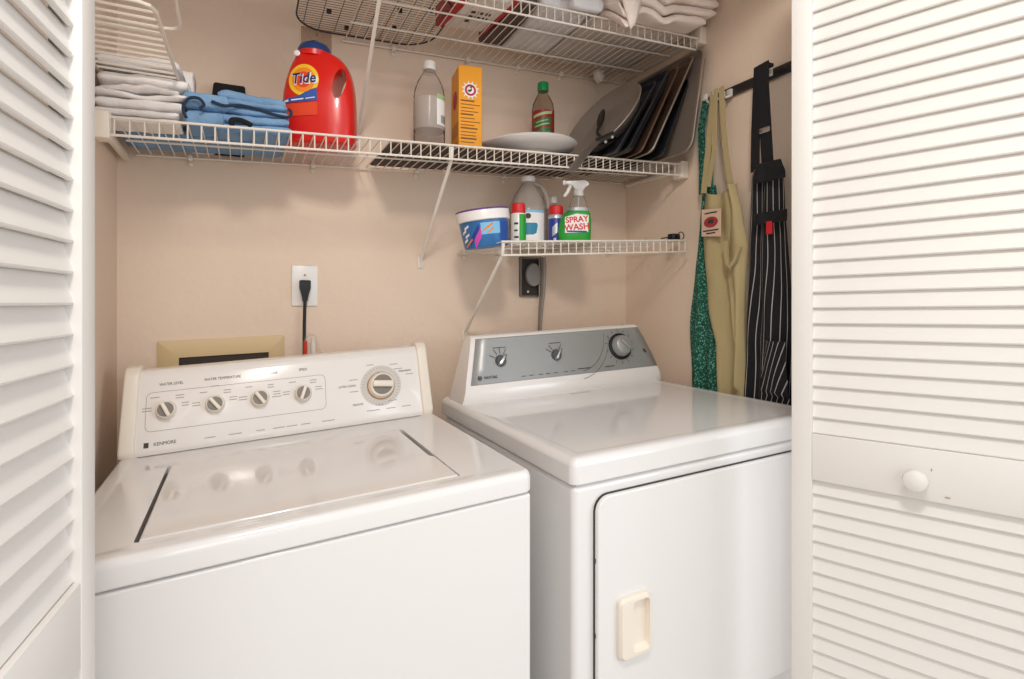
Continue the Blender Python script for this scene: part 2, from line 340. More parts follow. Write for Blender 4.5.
for x, wd in ((-.062, .026), (-.01, .034), (.04, .02), (.078, .026), (.108, .026), (.14, .026), (.19, .03), (.30, .034), (.345, .026), (.385, .024)): dashes(x, .0155 if x < .25 else .025, 1, wd)
for x, s in ((.255, .108), (.255, .078), (.318, .037), (.350, .044), (.37, .125), (.30, .142), (.36, .138), (.4, .108)): dashes(x, s, 1, .022)
def knob_set(x, s, r, i, tilt):
    base = S(MB().lathe([(r*1.12, 0), (r*1.12, .003), (r, .006), (r*.97, .016), (r*.9, .018), (0, .018)], 32, mtx=F(x, s, .001)))
    k = part('knob', base, M['cream'], w)
    part('knob_face', S(MB().lathe([(r*.84, .0175), (r*.84, .0186), (0, .0186)], 32, mtx=F(x, s, .001))), M['grey'], k)
    part('knob_grip', S(MB().box((-r*.22, -r*.93, .010), (r*.22, r*.93, .0265), .003, 2, mtx=F(x, s, .001) @ Matrix.Rotation(tilt, 4, 'Z'))), M['cream'], k)
for i, (x, s) in enumerate(KN): knob_set(x, s, .0185, i, (.45, .65, .6, -.35)[i])
part('dial_ring', S(MB().lathe([(.0525, .0012), (.0525, .0021), (.036, .0021)], 48, mtx=F(.3227, .0865, .0), cap=False)), mat('dial_ring_grey', '#d3cdc8', .35), w)
tk = MB()
for i in range(36):
    a = 2*PI*i/36; tk.box((.043, -.0005, .002), (.049, .0005, .0026), mtx=F(.3227, .0865) @ Matrix.Rotation(a, 4, 'Z'))
part('dial_tick_marks', S(tk), M['line'], w)
dk = part('dial_knob', S(MB().lathe([(.034, .002), (.033, .012), (.030, .020), (.027, .022), (0, .022)], 40, mtx=F(.3227, .0865))), M['cream'], w)
part('dial_collar', S(MB().lathe([(.0355, .002), (.0355, .005), (.034, .007), (.033, .007)], 40, mtx=F(.3227, .0865), cap=False)), M['rust'], dk)
part('knob_face', S(MB().lathe([(.0255, .0215), (.0255, .0225), (0, .0225)], 40, mtx=F(.3227, .0865))), M['grey'], dk)
part('knob_grip', S(MB().box((-.026, -.007, .014), (.026, .009, .033), .004, 2, mtx=F(.3227, .0865) @ Matrix.Rotation(-.12, 4, 'Z'))), M['cream'], dk)

# ------------------------------------------------------------------ dryer
DX0, DX1, DF, DZ = .520, 1.222, .812, .943
d = thing('clothes_dryer', 'white front-loading clothes dryer with grey console and recessed door handle', 'dryer', (.87, 1.15, -.05))
SD = lambda m: m.shear(.034, .52)
part('cabinet', SD(MB().box((DX0+.004, DF+.004, -.02), (DX1-.004, 1.50, DZ-.050), .012, 4)), M['enamel'], d, 50, wn=True)
part('seam', SD(MB().box((DX0+.012, DF+.012, DZ-.056), (DX1-.012, 1.49, DZ-.044))), M['dark'], d)
o2 = lambda dd: rrect(DX0+dd, DX1-dd, DF+dd, 1.53-dd, .016-dd*.6)
dt = [[(x, y, DZ+z) for x, y in o2(q)] for q, z in ((.002, -.0478), (0, -.045), (0, -.016), (.002, -.009), (.007, -.003), (.014, 0))]
dt += [[(x, y, DZ) for x, y in rrect(DX0+.03, DX1-.03, DF+.03, 1.50, .012)], [(x, y, DZ-.0025) for x, y in rrect(DX0+.04, DX1-.04, DF+.04, 1.495, .012)]]
part('top_cover', SD(MB().loft(dt)), M['enamel'], d, 50, wn=True)
part('warning_print', SD(MB().box((.86, 1.352, DZ-.0025), (.93, 1.357, DZ-.0020))), M['line'], d)
part('door_gap', SD(MB().prism(rrect(.5652, 1.1808, .397, .8715, .029), DF-.001, DF+.0045, 'xz')), M['dark'], d)
dd_ = part('door', SD(MB().prism(rrect(.566, 1.180, .398, .870, .028, 6), DF-.010, DF+.004, 'xz', .003, 3)), M['enamel'], d, 50, wn=True)
hx0, hx1, hz0, hz1, yf = .606, .678, .570, .682, DF-.010
R_ = lambda a, b, c, e, r, y: [(x, y, z) for x, z in rrect(a, b, c, e, r)]
hd = [R_(hx0, hx1, hz0, hz1, .012, yf+.002), R_(hx0, hx1, hz0, hz1, .012, yf-.008), R_(hx0+.004, hx1-.003, hz0+.004, hz1-.004, .010, yf-.013),
      R_(hx0+.028, hx1-.006, hz0+.010, hz1-.008, .007, yf-.0135), R_(hx0+.036, hx1-.007, hz0+.016, hz1-.012, .006, yf-.001)]
part('handle', SD(MB().loft(hd)), M['cream'], dd_, label='cream recessed pull handle')
for z_ in (.752, .618): part('strike_clip', SD(MB().box((.5645, DF-.003, z_), (.5665, DF, z_+.008))), M['black'], d)
# console: rows of (y, z) with a width that narrows upward
def dcons(rows, inset_l=0, inset_r=0):
    rings = []
    for y, z in rows:
        f = (z-DZ)/.18
        xl = .532+.044*f+inset_l; xr = 1.219-.035*f-.030*f*f-inset_r
        rings.append((xl, xr, y, z))
    return rings
rows = [(1.383, DZ-.004), (1.377, DZ+.006), (1.3755, DZ+.030), (1.380, DZ+.038), (1.382, DZ+.044), (1.395, DZ+.085), (1.412, DZ+.140), (1.424, DZ+.172), (1.434, DZ+.178), (1.462, DZ+.178), (1.475, DZ+.16), (1.485, DZ-.004)]
kz = lambda c: (c.x, c.y, c.z+.034*(c.x-.52)+.006*(c.x-.55)*max(0, min(1, (c.z-DZ-.03)/.14)))
def crings(rows, il, ir, n=14):
    R = []
    for j in range(n+1):
        R.append([(xl+(xr-xl)*j/n, y, z) for xl, xr, y, z in dcons(rows, il, ir)])
    return R
part('console', MB().loft(crings(rows, 0, 0)).warp(kz), M['panel'], d, 50)
pr = [(1.3835, DZ+.047), (1.381, DZ+.049), (1.394, DZ+.088), (1.4085, DZ+.132), (1.4205, DZ+.168), (1.424, DZ+.170)]
part('control_panel', MB().loft(crings(pr, .014, .001), closed=False, cap0=False, cap1=False).warp(kz), M['steelgrey'], d, solid=.001)
DA = Vector((0, 1.3805, DZ+.049)); DU = Vector((0, 1.4205-1.3805, .119)).normalized(); DN = Vector((1, 0, 0)).cross(DU)
def DFm(x, s, off=.0018): return frame(DA+DU*s+DN*off+Vector((x, 0, 0)), (1, 0, 0), DU)
KZ = lambda m: m.warp(kz)
for x, s, tl in ((.655, .060, -.7), (.838, .062, -.6)):
    k = part('knob', KZ(MB().lathe([(.017, -.003), (.017, .001), (.0155, .004), (.013, .008), (0, .008)], 28, mtx=DFm(x, s))), M['darkgrey'], d)
    part('knob_grip', KZ(MB().box((-.004, -.017, .002), (.004, .019, .020), .003, 2, mtx=DFm(x, s) @ Matrix.Rotation(tl, 4, 'Z'))), M['silver'], k)
k = part('timer_knob', KZ(MB().lathe([(.034, .004), (.033, .012), (.028, .026), (.022, .030), (0, .031)], 36, mtx=DFm(1.072, .070))), M['steelgrey'], d, label='large grey timer knob')
part('timer_collar', KZ(MB().lathe([(.041, -.003), (.041, .005), (.036, .007), (.0, .007)], 36, mtx=DFm(1.072, .070))), M['black'], k)
part('knob_grip', KZ(MB().box((-.006, -.021, .020), (.006, .021, .038), .004, 2, mtx=DFm(1.072, .070) @ Matrix.Rotation(.8, 4, 'Z'))), M['steelgrey'], k)
rnd = random.Random(5)
def mk(lst, name):
    m_ = MB()
    for x, s_, wd, rot, h in lst: m_.box((-wd/2, -h/2, 0), (wd/2, h/2, .0004), mtx=DFm(x, s_, .0022) @ Matrix.Rotation(rot, 4, 'Z'))
    return part(name, KZ(m_), M['ink'], d)
for cx in (.655, .838):
    mk([(cx, .098, .04, 0, .0016)], 'printed_mark')
    for a in ((1.0, 1.57, 2.1, 2.7) if cx < .7 else (1.0, 2.2, 2.6)): mk([(cx+.028*math.cos(a), .062+.028*math.sin(a), .018, a, .0013)], 'printed_mark')
for i in range(14):
    a = 2*PI*i/14+.2; mk([(1.072+.051*math.cos(a), .070+.051*math.sin(a), .008, a, .0012)], 'dial_tick')
for x in (.72, .745, .775, .80, .825, .86, .885): mk([(x, .010, .014, 0, .0013)], 'small_print')
for x, s_, wd, rot, h in ((.925, .014, .045, 0, .002), (1.02, .012, .035, 0, .002), (1.165, .05, .014, -.9, .006)): mk([(x, s_, wd, rot, h)], 'small_print')
ar = MB()
for r in (.16, .19):
    ar.tube([tuple(DFm(.93+r*.7*(math.cos(a)-.2), .125+r*.75*math.sin(a), .002) @ Vector((0, 0, 0))) for a in [(-1.45+1.35*i/14) for i in range(15)]], .0007, 4)
part('printed_arc', KZ(ar), M['darkgrey'], d)
br = part('brand_badge', KZ(MB().text('MAYTAG', .011, DFm(.618, .016, .0018), sx=.9)), M['ink'], d)
part('badge_emblem', KZ(MB().lathe([(.0065, 0), (.0065, .001), (.0045, .001)], 20, mtx=DFm(.585, .0165, .0018), cap=False).box((-.003, -.002, 0), (.003, .002, .001), mtx=DFm(.585, .0165, .0018))), M['ink'], br)

# ------------------------------------------------------------------ wall fixtures
o = thing('wall_outlet', 'white wall outlet plate above the washing machine', 'outlet', (.159, YB, 1.2655))
part('cover_plate', MB().box((.1245, YB-.006, 1.2085), (.194, YB-.0005, 1.3225), .003), M['white'], o)
part('socket', MB().prism(rrect(.143, .176, 1.226, 1.256, .01), YB-.008, YB-.004, 'xz', .001), M['white'], o)
part('screw', MB().lathe([(.003, 0), (.003, .0015), (0, .002)], 10, mtx=Matrix.Translation((.159, YB-.006, 1.296)) @ Matrix.Rotation(PI/2, 4, 'X')), M['rust'], o)
c = thing('power_cord', 'black appliance power cord plugged into the white wall outlet', 'power cord', (.158, YB-.03, 1.02))
part('plug', MB().loft([[(.158+x*a, YB-.008-dy+y*b, z) for x, y in ((-1, -1), (1, -1), (1, 1), (-1, 1))] for z, a, b, dy in ((1.281, .013, .009, .012), (1.277, .0145, .011, .014), (1.259, .0145, .011, .014), (1.240, .009, .008, .014), (1.222, .006, .006, .014))]), M['black'], c)
part('cable', MB().tube([(.158, YB-.022, 1.228), (.157, YB-.022, 1.19), (.156, YB-.023, 1.15), (.156, YB-.024, 1.02)], .0047, 10), M['black'], c)
o = thing('washer_valve_box', 'beige plastic washing-machine valve box set in the wall', 'valve box', (-.04, YB, 1.10))
vb = MB().loft([[(x, y, z) for x, z in rr] for rr, y in ((rrect(-.192, .106, .985, 1.124, .003), YB-.0005), (rrect(-.192, .106, .985, 1.124, .003), YB-.006), (rrect(-.189, .103, .988, 1.121, .003), YB-.008), (rrect(-.146, .066, 1.0, 1.0795, .002), YB-.008), (rrect(-.146, .066, 1.0, 1.0795, .002), YB-.002))]).shear(.03, -.04)
part('frame', vb, M['boxbeige'], o)
part('recess', MB().box((-.147, YB-.0035, 1.0), (.067, YB-.0025, 1.08)).shear(.03, -.04), M['dark'], o)
o = thing('fill_hose', 'red and clear fill hose standing behind the washing machine', 'hose', (.165, YB-.03, 1.0))
part('red_hose', MB().tube([(.157, YB-.04, 1.0), (.157, YB-.04, 1.112)], .0055, 10), M['hosered'], o)
part('clear_loop', MB().tube([(.157, YB-.04, 1.110), (.159, YB-.039, 1.122), (.172, YB-.036, 1.130), (.184, YB-.034, 1.126), (.190, YB-.033, 1.10), (.205, YB-.033, 1.06), (.21, YB-.033, 1.0)], .0022, 8), M['pet'], o)
part('valve_nut', MB().lathe([(.007, 0), (.007, .03), (.004, .034), (.004, .045)], 8, c=(.178, YB-.034, 1.075)), M['chrome'], o)
o = thing('dryer_outlet', 'recessed metal dryer outlet box with grey plug below the low shelf', 'outlet', (.875, YB, 1.30))
bx = MB().loft([[(x, y, z) for x, z in rr] for rr, y in ((rrect(.8405, .912, 1.238, 1.372, .002), YB-.0005), (rrect(.8405, .912, 1.238, 1.372, .002), YB-.010), (rrect(.8465, .912, 1.243, 1.366, .002), YB-.010), (rrect(.8465, .912, 1.243, 1.366, .002), YB-.002))])
part('box_frame', bx, M['steel'], o)
part('box_back', MB().box((.845, YB-.0032, 1.242), (.911, YB-.0022, 1.367)), M['dark'], o)
part('screw', MB().lathe([(.006, 0), (.005, .003), (0, .004)], 10, mtx=Matrix.Translation((.872, YB-.006, 1.255)) @ Matrix.Rotation(PI/2, 4, 'X')), M['silver'], o)
c = thing('power_cord', 'flat grey dryer cord dropping from the metal outlet box', 'power cord', (.905, YB-.03, 1.1))
part('plug', MB().lathe([(.0, 0), (.026, .0), (.030, .006), (.028, .016), (.0, .020)], 20, sy=1.35, mtx=Matrix.Translation((.888, YB-.006, 1.312)) @ Matrix.Rotation(PI/2, 4, 'X')), M['plug'], c)
part('cable', MB().tube([(.915, YB-.03, 1.372), (.919, YB-.028, 1.34), (.919, YB-.026, 1.27), (.910, YB-.028, 1.20), (.905, YB-.03, 1.14), (.904, YB-.03, 1.05)], [.017, .017, .016, .013, .011, .011], 10, flat=.45), M['conduit'], c)

t = tag(part('wall_hook_plate', MB().box((.150, YB-.004, 1.925), (.232, YB-.0006, 2.000), .001, 1).tube([(.191, YB-.004, 1.985), (.191, YB-.012, 1.982), (.191, YB-.014, 1.975)], .002, 6), M['hookplate']), 'clear plastic hook plate stuck on the wall above the red bottle', 'hook plate')
# ------------------------------------------------------------------ cloth helpers
def cloth_slab(x0, x1, y0, y1, z0, z1, seed=0, amp=.006, nx=22, ny=12, droop=None, r=.5):
    """one padded fold: rounded front and sides, wrinkled by noise"""
    rings = []; N = 20; h = z1-z0
    for i in range(nx+1):
        f = i/nx; x = x0+(x1-x0)*f
        e = 1-max(0, abs(f-.5)*2-.9)*5; e = max(.35, e)
        ring = []
        for k in range(N):
            a = 2*PI*k/N; ca, sa = math.cos(a), math.sin(a)
            sg = lambda v: math.copysign(abs(v)**.45, v)
            y = (y0+y1)/2+(y1-y0)/2*sg(ca)*(1-.02*(1-e)); z = (z0+z1)/2+h/2*sg(sa)*e
            p = Vector((x, y, z)); nz = noise.noise_vector(p*14+Vector((seed*7.1, 0, seed)))
            nf = noise.noise_vector(p*45+Vector((0, seed*3.7, 0)))
            p += Vector((nz.x*amp*.6, nz.y*amp, max(-amp*.3, nz.z*amp*.5)))+nf*amp*.25
            if droop: p.z += droop(p.x, p.y)
            ring.append(tuple(p))
        rings.append(ring)
    return MB().loft(rings)
def leaves(x0, x1, y0, y1, z0, z1, n, seed, amp=.005, jit=.008, zf=None):
    mb = MB(); h = (z1-z0)/n; rd = random.Random(seed)
    for i in range(n):
        q = cloth_slab(x0+rd.uniform(-jit, jit)*.6, x1+rd.uniform(-jit, jit), y0+rd.uniform(0, jit), y1, z0+h*i+.0005, z0+h*(i+1)-.0005, seed+i, amp)
        me = bpy.data.meshes.new('tmp'); q.bm.to_mesh(me); q.bm.free(); mb.bm.from_mesh(me); bpy.data.meshes.remove(me)
    if zf: mb.warp(lambda c: (c.x, c.y, c.z+zf(c.x)))
    return mb
sm = lambda x: .0484*(x-.08)
def linen(label, x0, x1, y0, y1, z0, z1, n, seed, m='linen', amp=.005):
    t = tag(part('folded_linen', leaves(x0, x1, y0, y1, z0, z1, n, seed, amp, zf=sm), M[m], angle=70), label, 'folded linen', 'white linens stacked at the shelf end')
zb = 1.606+.0035
linen('lowest white folded sheet lying on the long wire shelf', -.272, -.122, 1.365, 1.465, zb, zb+.028, 2, 11, amp=.006)
linen('second white folded sheet up from the long wire shelf', -.270, -.116, 1.370, 1.60, zb+.030, zb+.052, 1, 12, amp=.008)
linen('crumpled white sheet in the middle of the linen stack', -.270, -.112, 1.366, 1.60, zb+.052, zb+.080, 2, 13, amp=.013)
linen('white sheet right under the coated wire rack', -.268, -.110, 1.372, 1.60, zb+.079, zb+.106, 1, 17, amp=.010)
linen('greyish white sheet topmost of the linen stack, above the wire rack', -.268, -.124, 1.385, 1.52, zb+.120, zb+.150, 1, 14, 'cotton', .009)
linen('rolled white cloth lying behind the top of the linen stack, touching blue jeans', -.150, -.098, 1.53, 1.625, zb+.120, zb+.186, 1, 15, amp=.01)

# blue jeans folded
t = tag(part('folded_jeans', leaves(-.245, .095, 1.475, 1.625, zb, zb+.026, 1, 21, .004, zf=sm), M['denim'], angle=70), 'flat blue folded jeans lying under the linen stack', 'folded jeans', 'blue jeans on the long shelf')
t = thing('folded_jeans', 'bulky blue folded jeans beside the red detergent bottle', 'folded jeans', (.0, 1.45, zb), 0, 'blue jeans on the long shelf')
def fold_roll(x0, x1, yc, zc, ry, rz, turns, th, seed, amp=.004):
    """a cloth strip rolled back on itself, seen as an S fold from its end"""
    path = []
    n = 40
    for i in range(n+1):
        f = i/n; a = PI*.5+f*turns*2*PI; q = 1-.55*f
        path.append((yc+ry*q*math.cos(a), zc+rz*q*math.sin(a)))
    rings = []
    m = 14
    for j in range(m+1):
        x = x0+(x1-x0)*j/m; ring = []
        for s_ in (1, -1):
            P2 = path if s_ == 1 else path[::-1]
            for i, (y, z) in enumerate(P2):
                ii = i if s_ == 1 else n-i
                a, b = path[max(ii-1, 0)], path[min(ii+1, n)]
                tx, tz = b[0]-a[0], b[1]-a[1]; l = math.hypot(tx, tz); nx_, nz_ = -tz/l, tx/l
                p = Vector((x, y+s_*nx_*th/2, z+s_*nz_*th/2)); nv = noise.noise_vector(p*17+Vector((seed, 0, 0)))*amp
                ring.append(tuple(p+nv))
        rings.append(ring)
    return MB().loft(rings)
b = leaves(-.06, .098, 1.375, 1.470, zb, zb+.040, 2, 23, .006, zf=sm)
part('lower_fold', b, M['denim'], t, 70)
part('upper_fold', leaves(-.045, .104, 1.385, 1.60, zb+.040, zb+.078, 2, 26, .007, zf=sm).warp(lambda c: (c.x, c.y, c.z-.10*max(0, c.x-.02)*.3+.0)), M['denim'], t, 70)
part('top_fold', leaves(-.050, .09, 1.40, 1.56, zb+.078, zb+.108, 1, 27, .009, zf=sm).warp(lambda c: (c.x, c.y, c.z-.35*max(0, c.x+.03)*.35)), M['denim'], t, 70)
part('waist_fold', leaves(-.112, -.030, 1.368, 1.47, zb+.004, zb+.078, 2, 29, .014, zf=sm), M['denim'], t, 70)
part('dark_hem', MB().tube(spl([(-.06, 1.362, zb+.056), (-.035, 1.366, zb+.050), (-.005, 1.378, zb+.058), (.03, 1.382, zb+.055), (.07, 1.384, zb+.046), (.098, 1.385, zb+.044), (.104, 1.386, zb+.056), (.098, 1.386, zb+.064)]), .0035, 6).warp(lambda c: (c.x, c.y, c.z+sm(c.x))), M['navy'], t)
part('trouser_leg_opening', MB().tube(spl([(-.107, 1.360, zb+.014), (-.113, 1.360, zb+.036), (-.102, 1.359, zb+.056), (-.084, 1.358, zb+.058), (-.074, 1.358, zb+.046), (-.082, 1.358, zb+.036)]), .0035, 6).warp(lambda c: (c.x, c.y, c.z+sm(c.x))), M['navy'], t)
tag(part('folded_black_cloth', leaves(-.066, .018, 1.606, 1.642, zb, zb+.190, 1, 31, .004, zf=sm), M['blackcloth'], angle=70), 'black folded cloth standing behind the blue jeans', 'cloth')
tag(part('black_cloth_strip', MB().tube(spl([(-.02, 1.352, zb-.002), (-.02, 1.350, zb+.01), (0.0, 1.352, zb+.012), (.02, 1.352, zb+.004)]), .006, 6), M['blackcloth'], angle=70), 'small black cloth end at the shelf front under blue jeans', 'cloth')

# ------------------------------------------------------------------ red detergent bottle
t = thing('detergent_bottle', 'large red laundry detergent bottle with blue cap and side handle', 'detergent bottle', (.178, 1.475, zm(.178)+.002), math.radians(-20))
t.rotation_euler = (0, 0, math.radians(-20))
# silhouette: left x, right x at height z (handle side = +x), depth
sil = [(0, -.078, .084, .046), (.006, -.084, .090, .052), (.03, -.087, .093, .055), (.08, -.088, .093, .056), (.12, -.086, .091, .055), (.15, -.082, .089, .053), (.18, -.074, .084, .049), (.205, -.066, .074, .043), (.225, -.056, .058, .036), (.236, -.052, .034, .036), (.242, -.046, .022, .032)]
def sil_at(z):
    for a, b in zip(sil, sil[1:]):
        if z <= b[0]:
            f = (z-a[0])/(b[0]-a[0]); return [a[i]+(b[i]-a[i])*f for i in range(1, 4)]
    return sil[-1][1:]
def bottle_body():
    # grid front/back surfaces with a handle hole cut as an ellipse column: body = main part + handle loop
    hole = (.052, .150, .020, .043)          # centre x,z and half sizes
    rings = []; N = 32
    for z, xl, xr, dp in sil:
        ring = []
        for k in range(N):
            a = 2*PI*k/N; sg = lambda v, e=.62: math.copysign(abs(v)**e, v)
            ring.append(((xl+xr)/2+(xr-xl)/2*sg(math.cos(a)), dp*sg(math.sin(a)), z))
        rings.append(ring)
    return rings, hole
rings, hole = bottle_body()
bodyo = part('bottle', MB().loft(rings), M['red'], t, 60, local=True, subsurf=1)
cut = MB().lathe([(1, -.09), (1, .09)], 28, mtx=Matrix.Translation((.058, 0, .152)) @ Matrix.Rotation(math.radians(10), 4, 'Y') @ Matrix.Diagonal((.015, 1, .040, 1)) @ Matrix.Rotation(PI/2, 4, 'X'))
me_c = bpy.data.meshes.new('cut'); cut.bm.to_mesh(me_c); cut.bm.free()
co = bpy.data.objects.new('cut', me_c); C.objects.link(co); co.parent = t
bl = bodyo.modifiers.new('handle_hole', 'BOOLEAN'); bl.object = co; bl.operation = 'DIFFERENCE'; bl.solver = 'EXACT'
dg = bpy.context.evaluated_depsgraph_get(); dg.update()
nm = bpy.data.meshes.new_from_object(bodyo.evaluated_get(dg)); bodyo.modifiers.clear(); bodyo.data = nm; bpy.data.objects.remove(co)
for p in nm.polygons: p.use_smooth = True
nm.set_sharp_from_angle(angle=math.radians(50))
part('cap', MB().lathe([(.040, .238), (.042, .241), (.040, .250), (.035, .259), (.028, .263), (.012, .265), (.010, .273), (.0, .274)], 30, c=(-.012, 0, 0)), M['blue'], t, local=True)
part('spout_ring', MB().lathe([(.042, .226), (.043, .238), (.038, .242)], 30, c=(-.012, 0, 0)), M['red'], t, local=True)
part('white_button', MB().lathe([(.007, 0), (.007, .003), (.004, .004)], 14, mtx=Matrix.Translation((-.045, -.036, .226)) @ Matrix.Rotation(PI/2, 4, 'X')), M['white'], t, local=True)
def wrap(mb, off=.0008):          # press a flat decal (x, y=thickness, z) on the bottle front
    def f(c):
        xl, xr, dp = sil_at(max(0, min(.241, c.z))); u = max(-.98, min(.98, (c.x-(xl+xr)/2)/((xr-xl)/2)))
        ca = abs(u)**(1/.62); y = -dp*(math.sqrt(max(0, 1-ca*ca)))**.62
        return (c.x, y*.985-off+c.y, c.z)
    return mb.warp(f)
def disc_flat(cx, cz, r0, r1, y, ex=1, ez=1, n=36):
    mb = MB()
    rr = [[(cx+ex*r*math.cos(2*PI*k/n), y, cz+ez*r*math.sin(2*PI*k/n)) for k in range(n)] for r in ([r0+(r1-r0)*i/5 for i in range(6)])]
    return mb.loft(rr, False, r1 < 1e-5)
LC = (-.026, .155)
lab = part('label', wrap(disc_flat(*LC, .041, .031, 0, .9), .0022), M['yellow'], t, local=True, label='yellow and orange ringed round emblem')
part('emblem_ring', wrap(disc_flat(*LC, .0315, .020, 0, .9), .0030), M['orange'], lab, local=True)
part('emblem_centre', wrap(disc_flat(*LC, .0205, .001, 0, .9), .0034), M['redorange'], lab, local=True)
tx = MB().text('Tide', .038, frame(Vector((LC[0], 0, LC[1]+.002)), (1, 0, .10), (0.05, 0, 1)), .0003, sx=.86, bold=.0006, slant=.2)
part('lettering_outline', wrap(MB().text('Tide', .0395, frame(Vector((LC[0]+.0012, 0, LC[1]+.0005)), (1, 0, .10), (0.05, 0, 1)), .0002, sx=.9, bold=.0014, slant=.2), .0040), M['white'], lab, local=True)
part('lettering', wrap(tx, .0052), M['navyink'], lab, local=True)
stp = MB().prism([(-.076, .100), (.0, .108), (.0, .132), (-.014, .124), (-.03, .112), (-.076, .106)], 0, .0005, 'xz')
grid = MB()
def band(pts_top, pts_bot, n=14):
    m = MB(); rows = []
    for i in range(n+1):
        f = i/n
        def at(P):
            g = f*(len(P)-1); k = min(int(g), len(P)-2); h = g-k; return (P[k][0]+(P[k+1][0]-P[k][0])*h, P[k][1]+(P[k+1][1]-P[k][1])*h)
        a, b = at(pts_top), at(pts_bot); rows.append([(a[0], 0, a[1]), ((a[0]+b[0])/2, 0, (a[1]+b[1])/2), (b[0], 0, b[1])])
    return m.loft(rows, False, False, False)
part('blue_band', wrap(band([(-.078, .107), (-.04, .112), (-.01, .130), (.006, .136)], [(-.078, .097), (-.04, .098), (-.01, .102), (.008, .104)]), .0025), M['bluelabel'], lab, local=True)
part('white_print', wrap(band([(-.074, .104), (-.062, .105)], [(-.074, .099), (-.062, .0995)], 3).loft([[(-.055, 0, .1045), (-.055, 0, .1015)], [(-.025, 0, .108), (-.025, 0, .105)]], False, False, False).loft([[(-.02, 0, .108), (-.02, 0, .106)], [(.002, 0, .112), (.002, 0, .110)]], False, False, False), .0034), M['white'], lab, local=True)
part('orange_band', wrap(band([(-.079, .094), (-.04, .095), (.008, .101)], [(-.080, .064), (-.04, .064), (.008, .068)]), .0021), M['redorange'], lab, local=True)

# ------------------------------------------------------------------ white wire rack lying over the linens
t = thing('wire_rack', 'white coated wire rack tucked into the linen stack and sticking out over the shelf front', 'rack', (-.21, 1.30, 1.7085))
zr = 1.7085; xr0, xr1, yr0, yr1 = -.272, -.130, 1.066, 1.50
part('rack_frame', MB().tube([(xr0, yr0, zr), (xr1-.022, yr0, zr), (xr1-.007, yr0+.007, zr), (xr1, yr0+.026, zr), (xr1+.006, yr1, zr)], .0036, 8).tube([(xr0, yr0, zr), (xr0, yr1, zr)], .0034, 8), M['wire'], t)
bars = MB()
for i in range(15):
    y = yr0+.034+i*.0275; bars.tube([(xr0, y, zr+.002), (xr1+.003, y, zr+.002)], .0026, 6)
part('rack_bars', bars, M['wire'], t)
part('leg_loop', MB().tube([(xr0, 1.166, zr+.006), (xr1, 1.166, zr+.006), (xr1+.020, 1.160, zr+.006), (xr1+.029, 1.150, zr+.006), (xr1+.031, 1.13, zr+.006), (xr1+.033, 1.0, zr+.007), (xr1+.02, .985, zr+.007), (xr0, .985, zr+.007)], .0032, 8), M['wire'], t)
part('cross_bar', MB().tube([(xr0, 1.172, zr-.002), (xr1+.003, 1.172, zr-.002)], .0036, 6), M['wire'], t)

# ------------------------------------------------------------------ bottles and box on the long shelf
tag(part('baking_mat', MB().prism([(x, y) for x, y in rrect(.335, .995, 1.375, 1.625, .012)], 0, .0045, 'xy', .0015).warp(lambda c: (c.x, c.y, c.z+zm(c.x)+.0022)), M['mat_']), 'dark brown baking mat lying under the water bottle and orange carton', 'baking mat')
mz = lambda x: zm(x)+.0072
t = thing('water_bottle', 'clear plastic water bottle with white cap and pale label', 'bottle', (.478, 1.50, mz(.478))); t.scale = (1.04, 1.04, .965)
part('bottle', MB().lathe([(.030, 0), (.040, .004), (.0425, .012), (.0405, .03), (.0425, .05), (.0425, .12), (.0415, .15), (.0425, .172), (.040, .195), (.032, .220), (.022, .238), (.0155, .248), (.0145, .262)], 30, cap=False), M['pet'], t, 60, local=True)
part('label', MB().lathe([(.0431, .075), (.0431, .165)], 30, cap=False), M['petdark'], t, 60, local=True)
lg = MB().loft([[(.0434*math.cos(a), .0434*math.sin(a), z) for a in [math.radians(-80+60*i/10) for i in range(11)]] for z in (.085, .160)], False, False, False)
part('label_panel', lg, M['white'], t, local=True)
part('label_green_band', MB().loft([[(.0437*math.cos(a), .0437*math.sin(a), z) for a in [math.radians(-80+52*i/10) for i in range(11)]] for z in (.160, .174)], False, False, False), M['palegreen'], t, local=True)
bc = MB()
for i in range(9):
    a = math.radians(-62+i*3.6); bc.loft([[(.0438*math.cos(a+q), .0438*math.sin(a+q), z) for q in (0, .03)] for z in (.092, .115)], False, False, False)
part('barcode', bc, M['ink'], t, local=True)
part('neck_ring', MB().lathe([(.0165, .246), (.0175, .248), (.0175, .251), (.0165, .253)], 24), M['pet'], t, local=True)
part('cap', MB().lathe([(.0165, .255), (.0172, .257), (.0172, .276), (.0155, .279), (0, .279)], 24), M['white'], t, local=True)

t = thing('baking_soda_carton', 'tall orange carton with round red emblem beside the water bottle', 'carton', (.592, 1.505, mz(.60)), math.radians(-8))
part('carton', MB().box((-.033, -.048, 0), (.036, .050, .257), .0012, 1), M['carton'], t, local=True)
part('top_flap', MB().box((-.032, -.047, .2571), (.035, .002, .2577)).box((-.032, .003, .2571), (.035, .049, .2576)), M['carton'], t, local=True)
yc = -.0486
sun = []
for k in range(48): sun.append(((.0275 if k % 4 == 2 else .020)*math.cos(2*PI*k/48)+.001, .0275*0+(.0275 if k % 4 == 2 else .020)*math.sin(2*PI*k/48)+.188))
e = part('sunburst', MB().prism(sun, yc, yc-.0003, 'xz'), M['white'], t, local=True)
part('emblem_ring', disc_flat(.001, .188, .0165, .0105, yc-.0007), M['crimson'], e, local=True)
part('emblem_centre', disc_flat(.001, .188, .0105, 0.000001, yc-.0006), M['white'], e, local=True)
